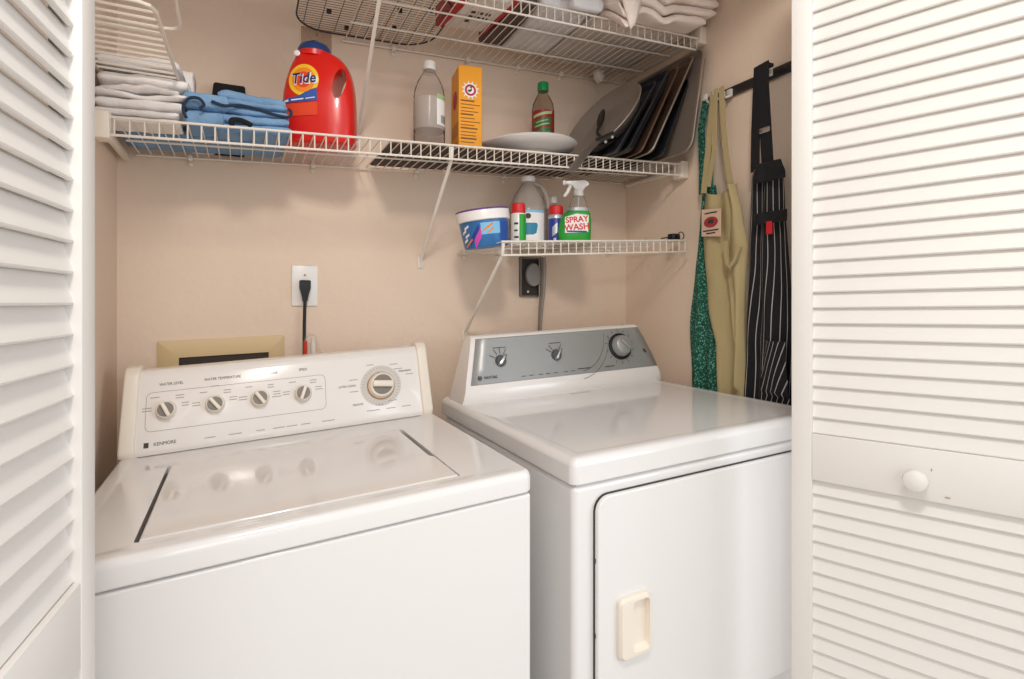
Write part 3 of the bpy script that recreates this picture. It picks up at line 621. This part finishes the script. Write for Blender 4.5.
arm = MB().prism([(-.008, .186), (-.003, .182), (.003, .184), (.006, .19), (.004, .193), (.001, .189), (-.004, .189)], yc-.0008, yc-.0011, 'xz').prism([(-.001, .183), (.001, .183), (.005, .196), (.003, .197)], yc-.0011, yc-.0014, 'xz').prism([(.0, .194), (.008, .197), (.0075, .2), (-.001, .197)], yc-.0011, yc-.0014, 'xz')
part('emblem_arm', arm, M['ink'], e, local=True)
bl_ = MB(); rnd = random.Random(8)
for i in range(15):
    z = .155-i*.0098; bl_.box((-.027, yc-.0003, z), (-.027+rnd.uniform(.035, .057), yc, z+(.004 if i in (0, 4, 8, 11) else .002)))
part('small_print', bl_, M['brownink'], t, local=True)
sd = MB(); xs = -.0334
part('side_emblem', MB().lathe([(.026, 0), (.026, .0004), (0, .0004)], 32, mtx=Matrix.Translation((xs, 0, .17)) @ Matrix.Rotation(-PI/2, 4, 'Y')), M['crimson'], t, local=True)
part('side_print', MB().box((xs-.0003, -.04, .06), (xs, .042, .10)).box((xs-.0003, -.04, .02), (xs, .042, .045)), M['cartonside'], t, local=True)

t = thing('serving_plate', 'shallow white upturned serving plate lying in front of the green-capped bottle', 'plate', (.780, 1.475, mz(.780)))
part('plate', MB().lathe([(.085, .0), (.088, .012), (.092, .016), (.130, .024), (.150, .036), (.155, .042), (.152, .047), (.140, .049), (.08, .046), (.0, .046)], 48), M['plate'], t, 50, local=True).rotation_euler = (0, math.radians(-2.8), 0)
part('dark_base', MB().lathe([(.100, -.0), (.100, .010), (.085, .012)], 40), M['pan'], t, local=True).rotation_euler = (0, math.radians(-2.8), 0)
t = thing('vinegar_bottle', 'dark bottle with green cap and red-green label standing behind the plate', 'bottle', (.862, 1.548, zm(.862)+.054))
t.location = (.872, 1.540, mz(.872)+.0505)
hz = -.045
part('bottle', MB().lathe([(.028, .0), (.0345, .004), (.036, .012), (.036, .135), (.033, .155), (.024, .175), (.016, .188), (.0145, .198)], 28), M['amber'], t, 60, local=True)
part('cap', MB().lathe([(.0175, .197), (.018, .199), (.018, .222), (.016, .225), (0, .225)], 24), M['greencap'], t, local=True)
part('label', MB().lathe([(.0364, .015), (.0364, .128)], 28, cap=False), M['darkred'], t, local=True)
def arcband(mb, r, a0, a1, z0, z1, sl=0, n=10):
    return mb.loft([[(r*math.cos(a), r*math.sin(a), z+sl*(a-(a0+a1)/2)) for a in [a0+(a1-a0)*i/n for i in range(n+1)]] for z in (z0, z1)], False, False, False)
ga = math.radians(-122)
part('label_green_panel', arcband(arcband(MB(), .0367, ga-.8, ga+.8, .075, .100, .008), .0367, ga-.8, ga+.8, .035, .068, .008), M['liquidgreen'], t, local=True)
part('label_white_print', arcband(arcband(arcband(arcband(MB(), .0370, ga-.9, ga+.9, .110, .119, .008), .0370, ga-.6, ga+.5, .090, .093, .008), .0370, ga-.7, ga+.6, .078, .082, .008), .0370, ga-.7, ga+.6, .05, .053, .008), M['palegreen'], t, local=True)

# ------------------------------------------------------------------ pans leaning on the right wall
def tray(w_, h_, dep, flare, r, rim, M_):
    """local: x = along width, y = up the pan, z = opening direction"""
    o_ = lambda e, z: [(x, y, z) for x, y in rrect(-w_/2+e, w_/2-e, e, h_-e, max(.004, r-e))]
    return MB().loft([o_(flare, 0), o_(.002, dep-.002), o_(-rim, dep), o_(-rim, dep+.003), o_(.003, dep+.003), o_(flare+.003, .002)], True, True, mtx=M_)
def lean_pan(label, name, x0, xt, yfront, w_, h_, dep, flare, r, rim, mname, yaw=0, rimm=None, zoff=.003, tilt=None):
    zb_ = zm(x0)+zoff; ang = math.acos(max(-1, min(1, (xt-x0)/h_)))       # lean angle from horizontal
    up = Vector((math.cos(ang), 0, math.sin(ang))); wd = Vector((0, -1, 0))
    nrm = Vector((-math.sin(ang), 0, math.cos(ang)))                        # opening faces left and up
    if yaw:
        R = Matrix.Rotation(yaw, 3, nrm); up = R @ up; wd = R @ wd
    o = Vector((x0, yfront+w_/2, zb_))
    m = Matrix.Translation(o) @ Matrix((wd, up, nrm)).transposed().to_4x4()
    if Vector(wd).cross(up).dot(nrm) < 0: m = Matrix.Translation(o) @ Matrix((-wd, up, nrm)).transposed().to_4x4()
    t = thing(name, label, 'baking pan', o, 0, 'baking pans leaning against the wall')
    part('pan_body', tray(w_, h_, dep, flare, r, rim, m), M[mname], t, 40)
    if rimm:
        q = [(x, y, dep+.001) for x, y in rrect(-w_/2-rim, w_/2+rim, -rim, h_+rim, r+rim, 6)]
        part('rolled_rim', MB().tube(q, .0028, 8, True, mtx=m), M[rimm], t)
    return t
lean_pan('large grey sheet pan with rolled rim, hindmost against the right wall', 'sheet_pan', 1.222, 1.277, 1.227, .38, .322, .022, .012, .03, .003, 'pan', rimm='panrim', zoff=.012)
lean_pan('dark baking tray leaning just in front of the big grey sheet pan', 'baking_tray', 1.152, 1.262, 1.285, .30, .275, .010, .008, .02, .002, 'pandark')
lean_pan('brown baking sheet with bright silver edge in the middle of the leaning pans', 'baking_sheet', 1.092, 1.258, 1.262, .35, .355, .012, .010, .02, .003, 'pancopper', rimm='panrim')
lean_pan('copper-edged cookie sheet leaning second behind the black trays', 'cookie_sheet', 1.058, 1.205, 1.27, .33, .315, .010, .008, .02, .003, 'pancopper', rimm='pancopper')
lean_pan('black roasting tray leaning behind the thinner black tray', 'baking_tray', 1.020, 1.176, 1.272, .32, .305, .018, .010, .02, .002, 'pandark')
lean_pan('thin black tray leaning right behind the round skillet', 'baking_tray', .985, 1.135, 1.285, .31, .275, .012, .008, .02, .002, 'pandark')
# skillet
nv = Vector((-.823, -.084, .567)).normalized(); cen = Vector((1.025, 1.425, 1.793))
ux = Vector((0, -1, 0)); ux = (ux-nv*ux.dot(nv)).normalized(); uy = nv.cross(ux)
SM = Matrix.Translation(cen) @ Matrix((ux, uy, nv)).transposed().to_4x4()
t = thing('frying_pan', 'round grey frying pan leaning on the trays, its handle over the shelf front', 'frying pan', (.94, 1.42, zm(.94)))
part('pan_bowl', MB().lathe([(0, -.032), (.104, -.032), (.118, -.028), (.146, .004), (.150, .007), (.149, .010), (.144, .008), (.114, -.024), (.102, -.0285), (0, -.0285)], 56, mtx=SM), M['skillet'], t, 50)
def sp(a, r, z): return SM @ Vector((r*math.cos(a), r*math.sin(a), z))
part('handle_bracket', MB().tube([(.985, 1.312, 1.712), (.968, 1.326, 1.704), (.944, 1.346, 1.694)], [.017, .017, .015], 10, flat=.75), M['black_metal'], t)
part('handle', MB().tube(spl([(.948, 1.347, 1.697), (.91, 1.322, 1.672), (.85, 1.285, 1.622), (.795, 1.25, 1.572)]), .0155, 12, flat=.3), M['skhandle'], t)
for q in ((.972, 1.306, 1.703), (.960, 1.322, 1.692)):
    part('rivet', MB().lathe([(.005, 0), (.005, .003), (.003, .005), (0, .0055)], 12, mtx=Matrix.Translation(q) @ Vector((-.4, -.8, -.4)).to_track_quat('Z', 'Y').to_matrix().to_4x4()), M['silver'], t)
ax = Vector((1.0525-.9838, 1.4583-1.389, 1.8555-1.7455)).normalized(); oc = Vector((1.0175, 1.426, 1.7995))
t = thing('spatula', 'small black oval-headed kitchen tool resting against the frying pan', 'kitchen tool', (.97, 1.37, 1.72))
OM = Matrix.Translation(oc) @ Matrix((ax, nv.cross(ax), nv)).transposed().to_4x4()
part('oval_head', MB().lathe([(0, -.004), (.012, -.004), (.0145, 0), (.012, .004), (0, .004)], 28, sx=3.9, mtx=OM), M['black'], t)
part('neck', MB().tube(spl([oc-ax*.05, oc-ax*.085+nv*.004, (.965, 1.345, 1.709)]), .0045, 8), M['black'], t)

# ------------------------------------------------------------------ low shelf products
lz = lambda x: zl(x)+.002
def low(name, label, cat, x, y, rz=0): return thing(name, label, cat, (x, y, lz(x)), rz)
t = low('stain_remover_tub', 'round blue-labelled tub with white purple-rimmed lid on the low shelf end', 'tub', .617, 1.41); t.rotation_euler = (0, math.radians(-8), 0); t.location.z -= .008; t.scale = (.97, .97, .92)
rt = .073
part('tub', MB().lathe([(rt*.86, 0), (rt*.88, .004), (rt*.97, .075), (rt*.97, .085)], 40), M['tublabel'], t, 60, local=True)
part('lid', MB().lathe([(rt*1.0, .078), (rt*1.05, .080), (rt*1.06, .108), (rt*1.03, .111), (rt*.98, .109), (0, .109)], 40), M['white'], t, 40, local=True)
part('lid_rim', MB().lathe([(rt*1.065, .1075), (rt*1.07, .110), (rt*1.05, .1125), (rt*1.02, .1115)], 40, cap=False), M['purple'], t, local=True)
def tb(a0, a1, z0, z1, sl=0, rr=1.008, mb=None):
    mb = mb or MB(); n = 10
    return mb.loft([[((rt*(.88+.09*(z+sl*(a-(a0+a1)/2)-.004)/.071))*rr*math.cos(a), (rt*(.88+.09*(z+sl*(a-(a0+a1)/2)-.004)/.071))*rr*math.sin(a), z+sl*(a-(a0+a1)/2)) for a in [a0+(a1-a0)*i/n for i in range(n+1)]] for z in [z0+(z1-z0)*i/4 for i in range(5)]], False, False, False)
D = math.radians
part('label_pale_panel', tb(D(-122), D(-75), .036, .070), M['sky'], t, local=True)
part('label_dark_panel', tb(D(-75), D(-30), .004, .070), M['bluelabel'], t, local=True)
part('magenta_stripe', tb(D(-142), D(-122), .014, .040, .10), M['magenta'], t, local=True)
part('ultramarine_stripe', tb(D(-156), D(-126), .028, .045, .09, 1.004), M['ultramarine'], t, local=True)
q = MB()
for i, (a, z) in enumerate(((-168, .020), (-160, .034), (-168, .046), (-158, .058))): tb(D(a-9), D(a+6), z, z+.007, .03, 1.012, q)
part('label_white_print', q, M['white'], t, local=True)
q = MB()
for a, z in ((-165, .008), (-155, .017), (-112, .05), (-100, .058), (-100, .043)): tb(D(a-6), D(a+8), z, z+.006, .05, 1.014, q)
part('label_orange_print', q, M['orange'], t, local=True)

t = low('aerosol_can', 'green and white can with red cap between the blue tub and clear jug', 'can', .738, 1.452)
part('can', MB().lathe([(.021, 0), (.0225, .003), (.0225, .092), (.019, .098)], 26), M['white'], t, local=True)
part('green_band', arcband(MB(), .0228, D(-110), D(10), .003, .091), M['green'], t, local=True)
part('cap', MB().lathe([(.021, .094), (.0215, .096), (.0205, .122), (.018, .125), (0, .125)], 24), M['sprayred'], t, local=True)
part('label_print', arcband(arcband(arcband(MB(), .0229, D(-150), D(-118), .06, .066), .0229, D(-150), D(-122), .04, .045), .0229, D(-150), D(-115), .02, .026), M['ink'], t, local=True)

t = low('water_jug', 'clear gallon jug with white label beside the green can', 'jug', .815, 1.535); t.scale = (1, 1, .955)
part('jug', MB().lathe([(.052, 0), (.060, .005), (.0625, .015), (.0625, .115), (.058, .14), (.046, .170), (.030, .195), (.020, .212), (.0185, .226)], 34, cap=False), M['milky'], t, 60, local=True)
part('cap', MB().lathe([(.022, .218), (.0225, .220), (.0225, .234), (.020, .236), (0, .236)], 24), M['white'], t, local=True)
part('jug_handle', MB().tube([(.012, -.012, .212), (.034, -.020, .205), (.050, -.026, .18), (.056, -.03, .15), (.054, -.028, .13)], .008, 10), M['milky'], t, local=True)
ja = -118
part('label', arcband(MB(), .0632, D(ja-42), D(ja+50), .018, .115), M['white'], t, local=True)
part('label_top_band', arcband(MB(), .0635, D(ja-42), D(ja+50), .108, .116), M['sky'], t, local=True)
gl = MB().loft([[(.0637*math.cos(D(ja+a)), .0637*math.sin(D(ja+a)), z) for a in [(-28+56*i/8)*k_ for i in range(9)]] for z, k_ in ((.036, .5), (.042, .85), (.066, 1), (.074, .9))], False, False, False)
part('label_blue_shape', gl, M['teal_print'], t, local=True)
part('label_dot', MB().lathe([(.009, 0), (.009, .0006), (0, .0006)], 18, mtx=Matrix.Translation((.0634*math.cos(D(ja)), .0634*math.sin(D(ja)), .096)) @ Matrix.Rotation(D(ja), 4, 'Z') @ Matrix.Rotation(PI/2, 4, 'Y')), M['ink'], t, local=True)

t = low('aerosol_can', 'slim blue can with red cap beside the clear jug', 'can', .868, 1.452)
part('can', MB().lathe([(.022, 0), (.0235, .003), (.0235, .085), (.020, .092)], 26), M['ultramarine'], t, local=True)
part('silver_band', MB().lathe([(.0239, .080), (.0239, .088), (.021, .093)], 26, cap=False), M['silverprint'], t, local=True)
part('cap', MB().lathe([(.0215, .092), (.022, .094), (.022, .118), (.019, .121), (0, .121)], 24), M['sprayred'], t, local=True)
part('label_print', arcband(arcband(MB(), .0238, D(-150), D(-110), .03, .06, .02), .0238, D(-140), D(-120), .01, .02), M['silverprint'], t, local=True)
t = low('pump_bottle', 'small clear bottle standing behind the red-capped blue can', 'bottle', .925, 1.565)
part('bottle', MB().lathe([(.026, 0), (.028, .004), (.028, .11), (.018, .135), (.012, .145), (.012, .152)], 24, cap=False), M['pet'], t, local=True)
part('cap', MB().lathe([(.0135, .148), (.0135, .170), (.011, .173), (0, .173)], 20), M['white'], t, local=True)
t = low('spice_jar', 'dark red jar half hidden behind the green spray bottle', 'jar', .965, 1.50)
part('jar', MB().lathe([(.022, 0), (.024, .003), (.024, .085), (.020, .092)], 24), M['darkred'], t, local=True)
part('lid', MB().lathe([(.0235, .090), (.0235, .105), (.021, .107), (0, .107)], 24), M['black'], t, local=True)

t = low('spray_bottle', 'green stain-remover spray bottle with white trigger head', 'spray bottle', .905, 1.405, D(-20)); t.scale = (.98, .98, .945)
def srings(lst, n=28): return [[(cx+w2*math.copysign(abs(math.cos(2*PI*k/n))**.75, math.cos(2*PI*k/n)), d2*math.copysign(abs(math.sin(2*PI*k/n))**.75, math.sin(2*PI*k/n)), z) for k in range(n)] for z, cx, w2, d2 in lst]
part('bottle', MB().loft(srings([(0, 0, .046, .024), (.004, 0, .050, .027), (.04, 0, .051, .028), (.075, .003, .049, .027), (.095, .008, .041, .025), (.105, .010, .034, .022)])), M['green'], t, 50, local=True)
part('clear_neck', MB().loft(srings([(.104, .010, .0335, .0215), (.118, .012, .029, .02), (.135, .013, .024, .019), (.150, .013, .017, .016), (.156, .013, .014, .014)])), M['pet'], t, 50, local=True)
part('collar_band', MB().loft(srings([(.103, .010, .0355, .0235), (.114, .0115, .0315, .0215)]), False, False), M['silverprint'], t, 50, local=True)
part('trigger_collar', MB().lathe([(.0145, .152), (.0155, .154), (.0145, .172), (.012, .174)], 20, c=(.013, 0, 0)), M['white'], t, local=True)
part('trigger_head', MB().prism([(-.030, .190), (-.030, .199), (.004, .201), (.030, .204), (.040, .200), (.046, .190), (.034, .182), (.026, .170), (.002, .170), (-.006, .184), (-.018, .188)], -.010, .010, 'xz', .003, 2), M['white'], t, local=True)
part('nozzle', MB().box((-.037, -.007, .187), (-.029, .007, .201), .002), M['white'], t, local=True)
part('trigger', MB().tube([(-.012, 0, .187), (-.018, 0, .175), (-.022, 0, .165), (-.029, 0, .155), (-.034, 0, .151)], [.006, .006, .0055, .005, .004], 8), M['white'], t, local=True)
part('dip_tube', MB().tube([(.013, 0, .155), (.012, 0, .11)], .002, 6), M['white'], t, local=True)
lb = part('label', MB().prism([(-.036, .030), (.036, .034), (.038, .088), (.0, .092), (-.036, .080)], -.0290, -.0286, 'xz'), M['white'], t, local=True)
fy = -.0292
part('lettering', MB().text('SPRAY', .025, frame(Vector((.001, fy, .073)), (1, 0, .10), (0, 0, 1)), .0003, bold=.0007).text('WASH', .027, frame(Vector((.001, fy, .049)), (1, 0, .10), (0, 0, 1)), .0003, bold=.0007), M['sprayred'], lb, local=True)
part('label_base_print', MB().box((-.03, fy-.0004, .033), (.032, fy, .038)), M['ultramarine'], lb, local=True)

t = thing('key_bunch', 'small black key fob lying at the low shelf end by the aprons', 'keys', (1.225, 1.335, zl(1.225)+.002))
zk = zl(1.225)+.003
part('key_fob', MB().prism(rrect(1.222, 1.255, 1.325, 1.355, .008), zk, zk+.022, 'xy', .004, 2), M['black'], t)
part('strap', MB().tube([(1.222, 1.335, zk+.012), (1.20, 1.33, zk+.007), (1.175, 1.325, zk+.003)], .004, 6, flat=.5), M['black'], t)
part('key_ring', MB().tube([(1.252+.012*math.cos(a), 1.322, zk+.015+.012*math.sin(a)) for a in [2*PI*i/16 for i in range(16)]], .0016, 6, True), M['rail'], t)

# ------------------------------------------------------------------ top shelf load
tz = lambda x: zt(x)+.003
t = thing('cooling_rack', 'black wire cooling rack lying across the left end of the topmost shelf', 'cooling rack', (.32, 1.48, tz(.32)))
zc = lambda c: (c.x, c.y, c.z+tz(c.x)+.004)
rf = rrect(.128, .512, 1.325, 1.625, .09, 8)
part('rack_frame', MB().tube([(x, y, 0) for x, y in rf], .0024, 6, True).warp(zc), M['black_metal'], t)
g = MB()
def inside(x, y):
    r = .09; dx = max(.128+r-x, 0, x-(.512-r)); dy = max(1.325+r-y, 0, y-(1.625-r)); return dx*dx+dy*dy < r*r and .128 < x < .512 and 1.325 < y < 1.625
i = 0
for i in range(24):
    y = 1.332+i*.0125; xs_ = [x for x in [(.128+.004*j) for j in range(97)] if inside(x, y)]
    if len(xs_) > 2: g.tube([(xs_[0], y, .002), (xs_[-1], y, .002)], .0009, 4)
part('rack_wires', g.warp(zc), M['rackwire'], t)
g = MB()
for i in range(9):
    x = .15+i*.042; ys = [y for y in [(1.325+.004*j) for j in range(76)] if inside(x, y)]
    if len(ys) > 2: g.tube([(x, ys[0], -.001), (x, ys[-1], -.001)], .0011, 4)
part('cross_wires', g.warp(zc), M['rackwire'], t)
for x, y in ((.205, 1.50), (.262, 1.575), (.375, 1.43), (.385, 1.53), (.45, 1.40), (.31, 1.40)):
    part('foot', MB().box((x-.006, y-.004, -.008), (x+.006, y+.004, .004), .0015).warp(zc), M['black'], t)
t = thing('paper_bag', 'white printed paper bag with red borders lying on the topmost shelf', 'bag', (.565, 1.40, tz(.565)))
zs = lambda c: (c.x, c.y, c.z+tz(c.x)+.0015)
part('bag', MB().prism([(.515, 1.29), (.648, 1.29), (.626, 1.47), (.492, 1.47)], 0, .055, 'xy', .008, 3).warp(zs), M['paper'], t)
part('red_border', MB().prism([(.508, 1.29), (.530, 1.29), (.508, 1.475), (.488, 1.475)], -.0008, .054, 'xy').prism([(.640, 1.285), (.654, 1.285), (.634, 1.472), (.622, 1.472)], -.0008, .054, 'xy').warp(zs), M['bagred'], t)
pr_ = MB()
for i in range(7): pr_.box((.55+(i % 3)*.022, 1.36+(i//3)*.025, -.0012), (.565+(i % 3)*.022, 1.372+(i//3)*.025, -.0006))
part('printed_marks', pr_.warp(zs), M['ink'], t)
t = tag(part('paper_bag', MB().prism([(.658, 1.285), (.712, 1.285), (.722, 1.53), (.640, 1.53)], 0, .05, 'xy', .006, 2).warp(zs), M['gapbrown']), 'dark brown block standing in for the shaded gap between the red-edged bag and white bundle', 'bag')  # no real bag: a brown block coloured as the dark gap between the items
def stuff_slab(name, label, cat, x0, x1, y0, y1, h, seed, m, amp=.008, z0=.0045):
    return tag(part(name, leaves(x0, x1, y0, y1, z0, z0+h, 1 if h < .07 else 2, seed, amp, zf=tz), M[m], angle=70), label, cat)
stuff_slab('cloth_bundle', 'greyish white cloth bundle in the middle of the topmost shelf', 'cloth bundle', .722, .888, 1.275, 1.575, .09, 41, 'cotton')
stuff_slab('folded_blanket', 'beige folded blanket at the wall end of the topmost shelf', 'blanket',   .898, 1.235, 1.30, 1.60, .07, 43, 'beige')
t = thing('towel', 'cream folded towel drooping over the front of the topmost shelf', 'towel', (1.08, 1.26, tz(1.08)), 0, 'towels on the topmost shelf')
def droop(x, y):
    d_ = max(0, 1.265-y); return -d_*(.10+.75*math.exp(-((x-.935)/.035)**2)+.30*math.exp(-((x-1.07)/.03)**2))
tw = MB()
for i, (x0, x1, y0, z0, z1) in enumerate(((.915, 1.225, 1.190, .003, .030), (.905, 1.255, 1.186, .030, .058), (.91, 1.27, 1.180, .058, .10))):
    q = cloth_slab(x0, x1, y0, 1.345, z0, z1, 50+i, .010, droop=droop)
    me = bpy.data.meshes.new('tmp'); q.bm.to_mesh(me); q.bm.free(); tw.bm.from_mesh(me); bpy.data.meshes.remove(me)
part('folded_towel', tw.warp(lambda c: (c.x, c.y, c.z+tz(c.x))), M['towel'], t, 70)
co_ = MB().loft([[(.908+.035*f+(.075-.06*f)*g, 1.186-.006*math.sin(g*3), .035-.100*f*(1-.25*g)) for g in (0, .25, .5, .75, 1)] for f in (0, .25, .5, .75, .98)], False, False, False)
part('hanging_corner', co_.warp(lambda c: (c.x, c.y, c.z+tz(c.x))), M['towel'], t, 70, solid=.006)
t = tag(part('towel', leaves(1.06, 1.284, 1.155, 1.345, .103, .150, 2, 61, .008, zf=tz), M['pink'], angle=70), 'pink folded towel topmost in the pile by the right wall', 'towel', 'towels on the topmost shelf')
stuff_slab('cotton_cloth', 'white cloth edge lying on the shelf front beside the cream towel', 'cloth',   .80, .90, 1.235, 1.272, .035, 63, 'cotton', .004)

# ------------------------------------------------------------------ apron rail and aprons on the right wall
t = thing('hook_rail', 'black wall rail with chrome hooks carrying three aprons', 'hook rail', (XR, 1.06, 1.83))
part('rail', MB().box((XR-.012, .80, 1.822), (XR-.001, 1.236, 1.848), .002), M['rail'], t)
HK = [(1.214, 1.832), (1.176, 1.830), (1.150, 1.828), (1.016, 1.838)]
for y, z in HK:
    part('hook', MB().box((XR-.050, y-.008, z-.008), (XR-.044, y+.008, z+.010), .002).box((XR-.020, y-.009, z-.010), (XR-.011, y+.009, z+.012), .002).tube([(XR-.016, y, z-.006), (XR-.03, y, z-.014), (XR-.040, y, z-.008), (XR-.042, y, z+.006)], .0035, 8), M['chrome'], t)
def interp(L, z):
    L = sorted(L, key=lambda p: -p[1])
    if z >= L[0][1]: return L[0][0]
    for a, b in zip(L, L[1:]):
        if z >= b[1]:
            f = (a[1]-z)/(a[1]-b[1]); f = f*f*(3-2*f)*.4+f*.6; return a[0]+(b[0]-a[0])*f
    return L[-1][0]
def hang(Lf, Rt, z1, z0, X, amp, nf, seed, rows=60, cols=40, topdip=None, tw=.0):
    t = bmesh.new(); uv = t.loops.layers.uv.new('UVMap'); G = []
    for i in range(rows+1):
        f = i/rows; row = []
        for j in range(cols+1):
            g = j/cols; z = z1+(z0-z1)*f
            if topdip: z -= topdip*math.sin(PI*g)**.8*max(0, 1-f*4)
            yl, yr = interp(Lf, z), interp(Rt, z); y = yl+(yr-yl)*g
            ph = seed+tw*f+2.2*noise.noise(Vector((f*2.5, seed, g)))
            x = X+amp*math.sin(2*PI*nf*g+ph)*(.45+.55*f)+.35*amp*noise.noise(Vector((y*30, z*9, seed)))+.010*(abs(g-.5)*2)**3
            if z < .985: x = max(x, 1.2275)
            row.append(t.verts.new((min(x, XR-.004), y, z)))
        G.append(row)
    for i in range(rows):
        for j in range(cols):
            fc = t.faces.new((G[i][j], G[i][j+1], G[i+1][j+1], G[i+1][j]))
            for lp_, (a, b) in zip(fc.loops, ((i, j), (i, j+1), (i+1, j+1), (i+1, j))): lp_[uv].uv = (b/cols, a/rows)
    mb = MB(); mb.bm.free(); mb.bm = t; return mb
def strap(pts, wd, m, parent, name='neck_strap', th=.0016):
    mb = MB(); rings = []
    P_ = [Vector(p) for p in pts]
    for i, p in enumerate(P_):
        dr = (P_[min(i+1, len(P_)-1)]-P_[max(i-1, 0)]).normalized(); sd = dr.cross(Vector((1, 0, 0)))
        sd = Vector((0, 1, 0)) if sd.length < .05 else sd.normalized()
        rings.append([p-sd*wd/2-Vector((th, 0, 0)), p+sd*wd/2-Vector((th, 0, 0)), p+sd*wd/2+Vector((th, 0, 0)), p-sd*wd/2+Vector((th, 0, 0))])
    return part(name, mb.loft(rings), m, parent, 60)
G_ = 'aprons on the hook rail'
t = thing('apron', 'teal floral apron on the hook nearest the back wall', 'apron', (1.265, 1.23, 1.83), 0, G_)
part('skirt', hang([(1.246, 1.60), (1.262, 1.455), (1.284, 1.32), (1.305, 1.148), (1.300, .946), (1.298, .80)], [(1.20, 1.60), (1.17, 1.40), (1.13, 1.2), (1.12, .80)], 1.57, .86, 1.263, .008, 2.5, 1.0), M['teal'], t, 80, solid=.002)
strap([(1.256, 1.222, 1.830), (1.259, 1.232, 1.80), (1.260, 1.244, 1.75), (1.260, 1.240, 1.64), (1.258, 1.238, 1.55)], .026, M['teal'], t)
strap([(1.262, 1.205, 1.828), (1.258, 1.212, 1.75), (1.262, 1.206, 1.64), (1.264, 1.206, 1.56)], .010, M['strapteal'], t)
t = thing('apron', 'khaki apron with embroidered patch between the teal and black ones', 'apron', (1.245, 1.15, 1.83), 0, G_)
part('skirt', hang([(1.2187, 1.56), (1.2266, 1.41), (1.2029, 1.226), (1.1685, 1.094), (1.1648, .963), (1.16, .80)], [(1.100, 1.56), (1.090, 1.46), (1.079, 1.364), (1.066, 1.2255), (1.066, 1.143), (1.066, .955), (1.066, .80)], 1.555, .86, 1.238, .010, 1.6, 2.2, topdip=.022, tw=1.2), M['khaki'], t, 80, solid=.002)
strap([(1.243, 1.178, 1.840), (1.240, 1.186, 1.76), (1.238, 1.197, 1.66), (1.238, 1.213, 1.545)], .020, M['khaki'], t)
strap([(1.240, 1.168, 1.842), (1.232, 1.164, 1.76), (1.230, 1.166, 1.66), (1.234, 1.19, 1.56)], .014, M['khaki'], t)
strap([(1.242, 1.150, 1.842), (1.234, 1.138, 1.76), (1.232, 1.126, 1.66), (1.234, 1.106, 1.54)], .017, M['khaki'], t)
part('side_fold', hang([(1.118, 1.56), (1.106, 1.48), (1.112, 1.40), (1.118, 1.3), (1.10, 1.2), (1.09, 1.1), (1.085, .80)], [(1.096, 1.56), (1.068, 1.46), (1.052, 1.38), (1.058, 1.30), (1.062, 1.2), (1.06, .80)], 1.55, .86, 1.221, .009, 1.2, .4, cols=16), M['khaki'], t, 80, solid=.002)
strap([(1.212, 1.108, 1.39), (1.208, 1.098, 1.33), (1.206, 1.085, 1.315), (1.206, 1.068, 1.335), (1.212, 1.058, 1.37)], .010, M['khaki'], t, 'draped_fold', .004)
pt = part('patch', MB().box((1.2205, 1.132, 1.410), (1.2225, 1.205, 1.490), .0008, 1).warp(lambda c: (c.x+.12*(c.y-1.18)*.0, c.y, c.z+.1*(c.y-1.168))), M['patch'], t)
part('patch_emblem', MB().lathe([(.026, 0), (.026, .0012), (0, .0012)], 28, sy=.6, mtx=frame(Vector((1.2204, 1.168, 1.452)), (0, -1, 0), (0, 0, 1))), M['patchred'], pt)
q = MB()
for y0, y1, z in ((1.146, 1.192, 1.477), (1.140, 1.198, 1.426), (1.152, 1.186, 1.418)): q.box((1.2198, y0, z), (1.2204, y1, z+.004))
q.box((1.2184, 1.158, 1.448), (1.2194, 1.178, 1.459))
part('patch_print', q, M['ink'], pt)
t = thing('apron', 'black apron with white pinstripes on the hook nearest the louvered door', 'apron', (1.245, 1.0, 1.83), 0, G_)
part('skirt', hang([(1.030, 1.60), (1.046, 1.5576), (1.046, 1.4568), (1.0494, 1.3346), (1.0626, 1.1293), (1.0626, .9616), (1.06, .80)], [(.952, 1.60), (.950, 1.5382), (.945, 1.4557), (.930, 1.3014), (.92, 1.1492), (.91, .80)], 1.575, .86, 1.236, .012, 2.0, 3.0, tw=1.5), M['stripe'], t, 80, solid=.002)
part('bib_top', hang([(1.006, 1.60), (1.024, 1.5576), (1.022, 1.52)], [(.945, 1.60), (.925, 1.5382), (.922, 1.5)], 1.582, 1.532, 1.216, .006, 1.2, 3.0, 8, 24), M['blackcloth'], t, 80, solid=.003)
part('pocket_band', hang([(1.020, 1.46), (1.021, 1.42)], [(.920, 1.46), (.918, 1.42)], 1.452, 1.422, 1.212, .006, 1.2, 3.0, 4, 24), M['blackcloth'], t, 80, solid=.002)
strap([(1.240, 1.022, 1.850), (1.238, 1.024, 1.78), (1.237, 1.028, 1.68), (1.237, 1.030, 1.57)], .026, M['blackcloth'], t)
strap([(1.236, 1.003, 1.852), (1.230, .998, 1.78), (1.228, .990, 1.68), (1.231, .985, 1.57)], .034, M['blackcloth'], t)
part('over_hook_loop', MB().box((1.236, .99, 1.842), (1.262, 1.034, 1.852), .003), M['blackcloth'], t)
part('buckle', MB().prism(rrect(.974, 1.006, 1.662, 1.676, .003), 1.2225, 1.226, 'yz', .001), M['silver'], t)
part('red_tag', MB().box((1.2155, .960, 1.395), (1.2175, .978, 1.428), .0005, 1), M['redtag'], t)
part('pocket', hang([(.985, 1.12), (1.0, 1.02), (1.0, .86)], [(.93, 1.13), (.92, 1.0), (.92, .86)], 1.12, .86, 1.212, .006, 1.0, .5, 20, 16, tw=1), stripes('black_pinstripe_slanted', 5, .13, 1.1), t, 80, solid=.002)
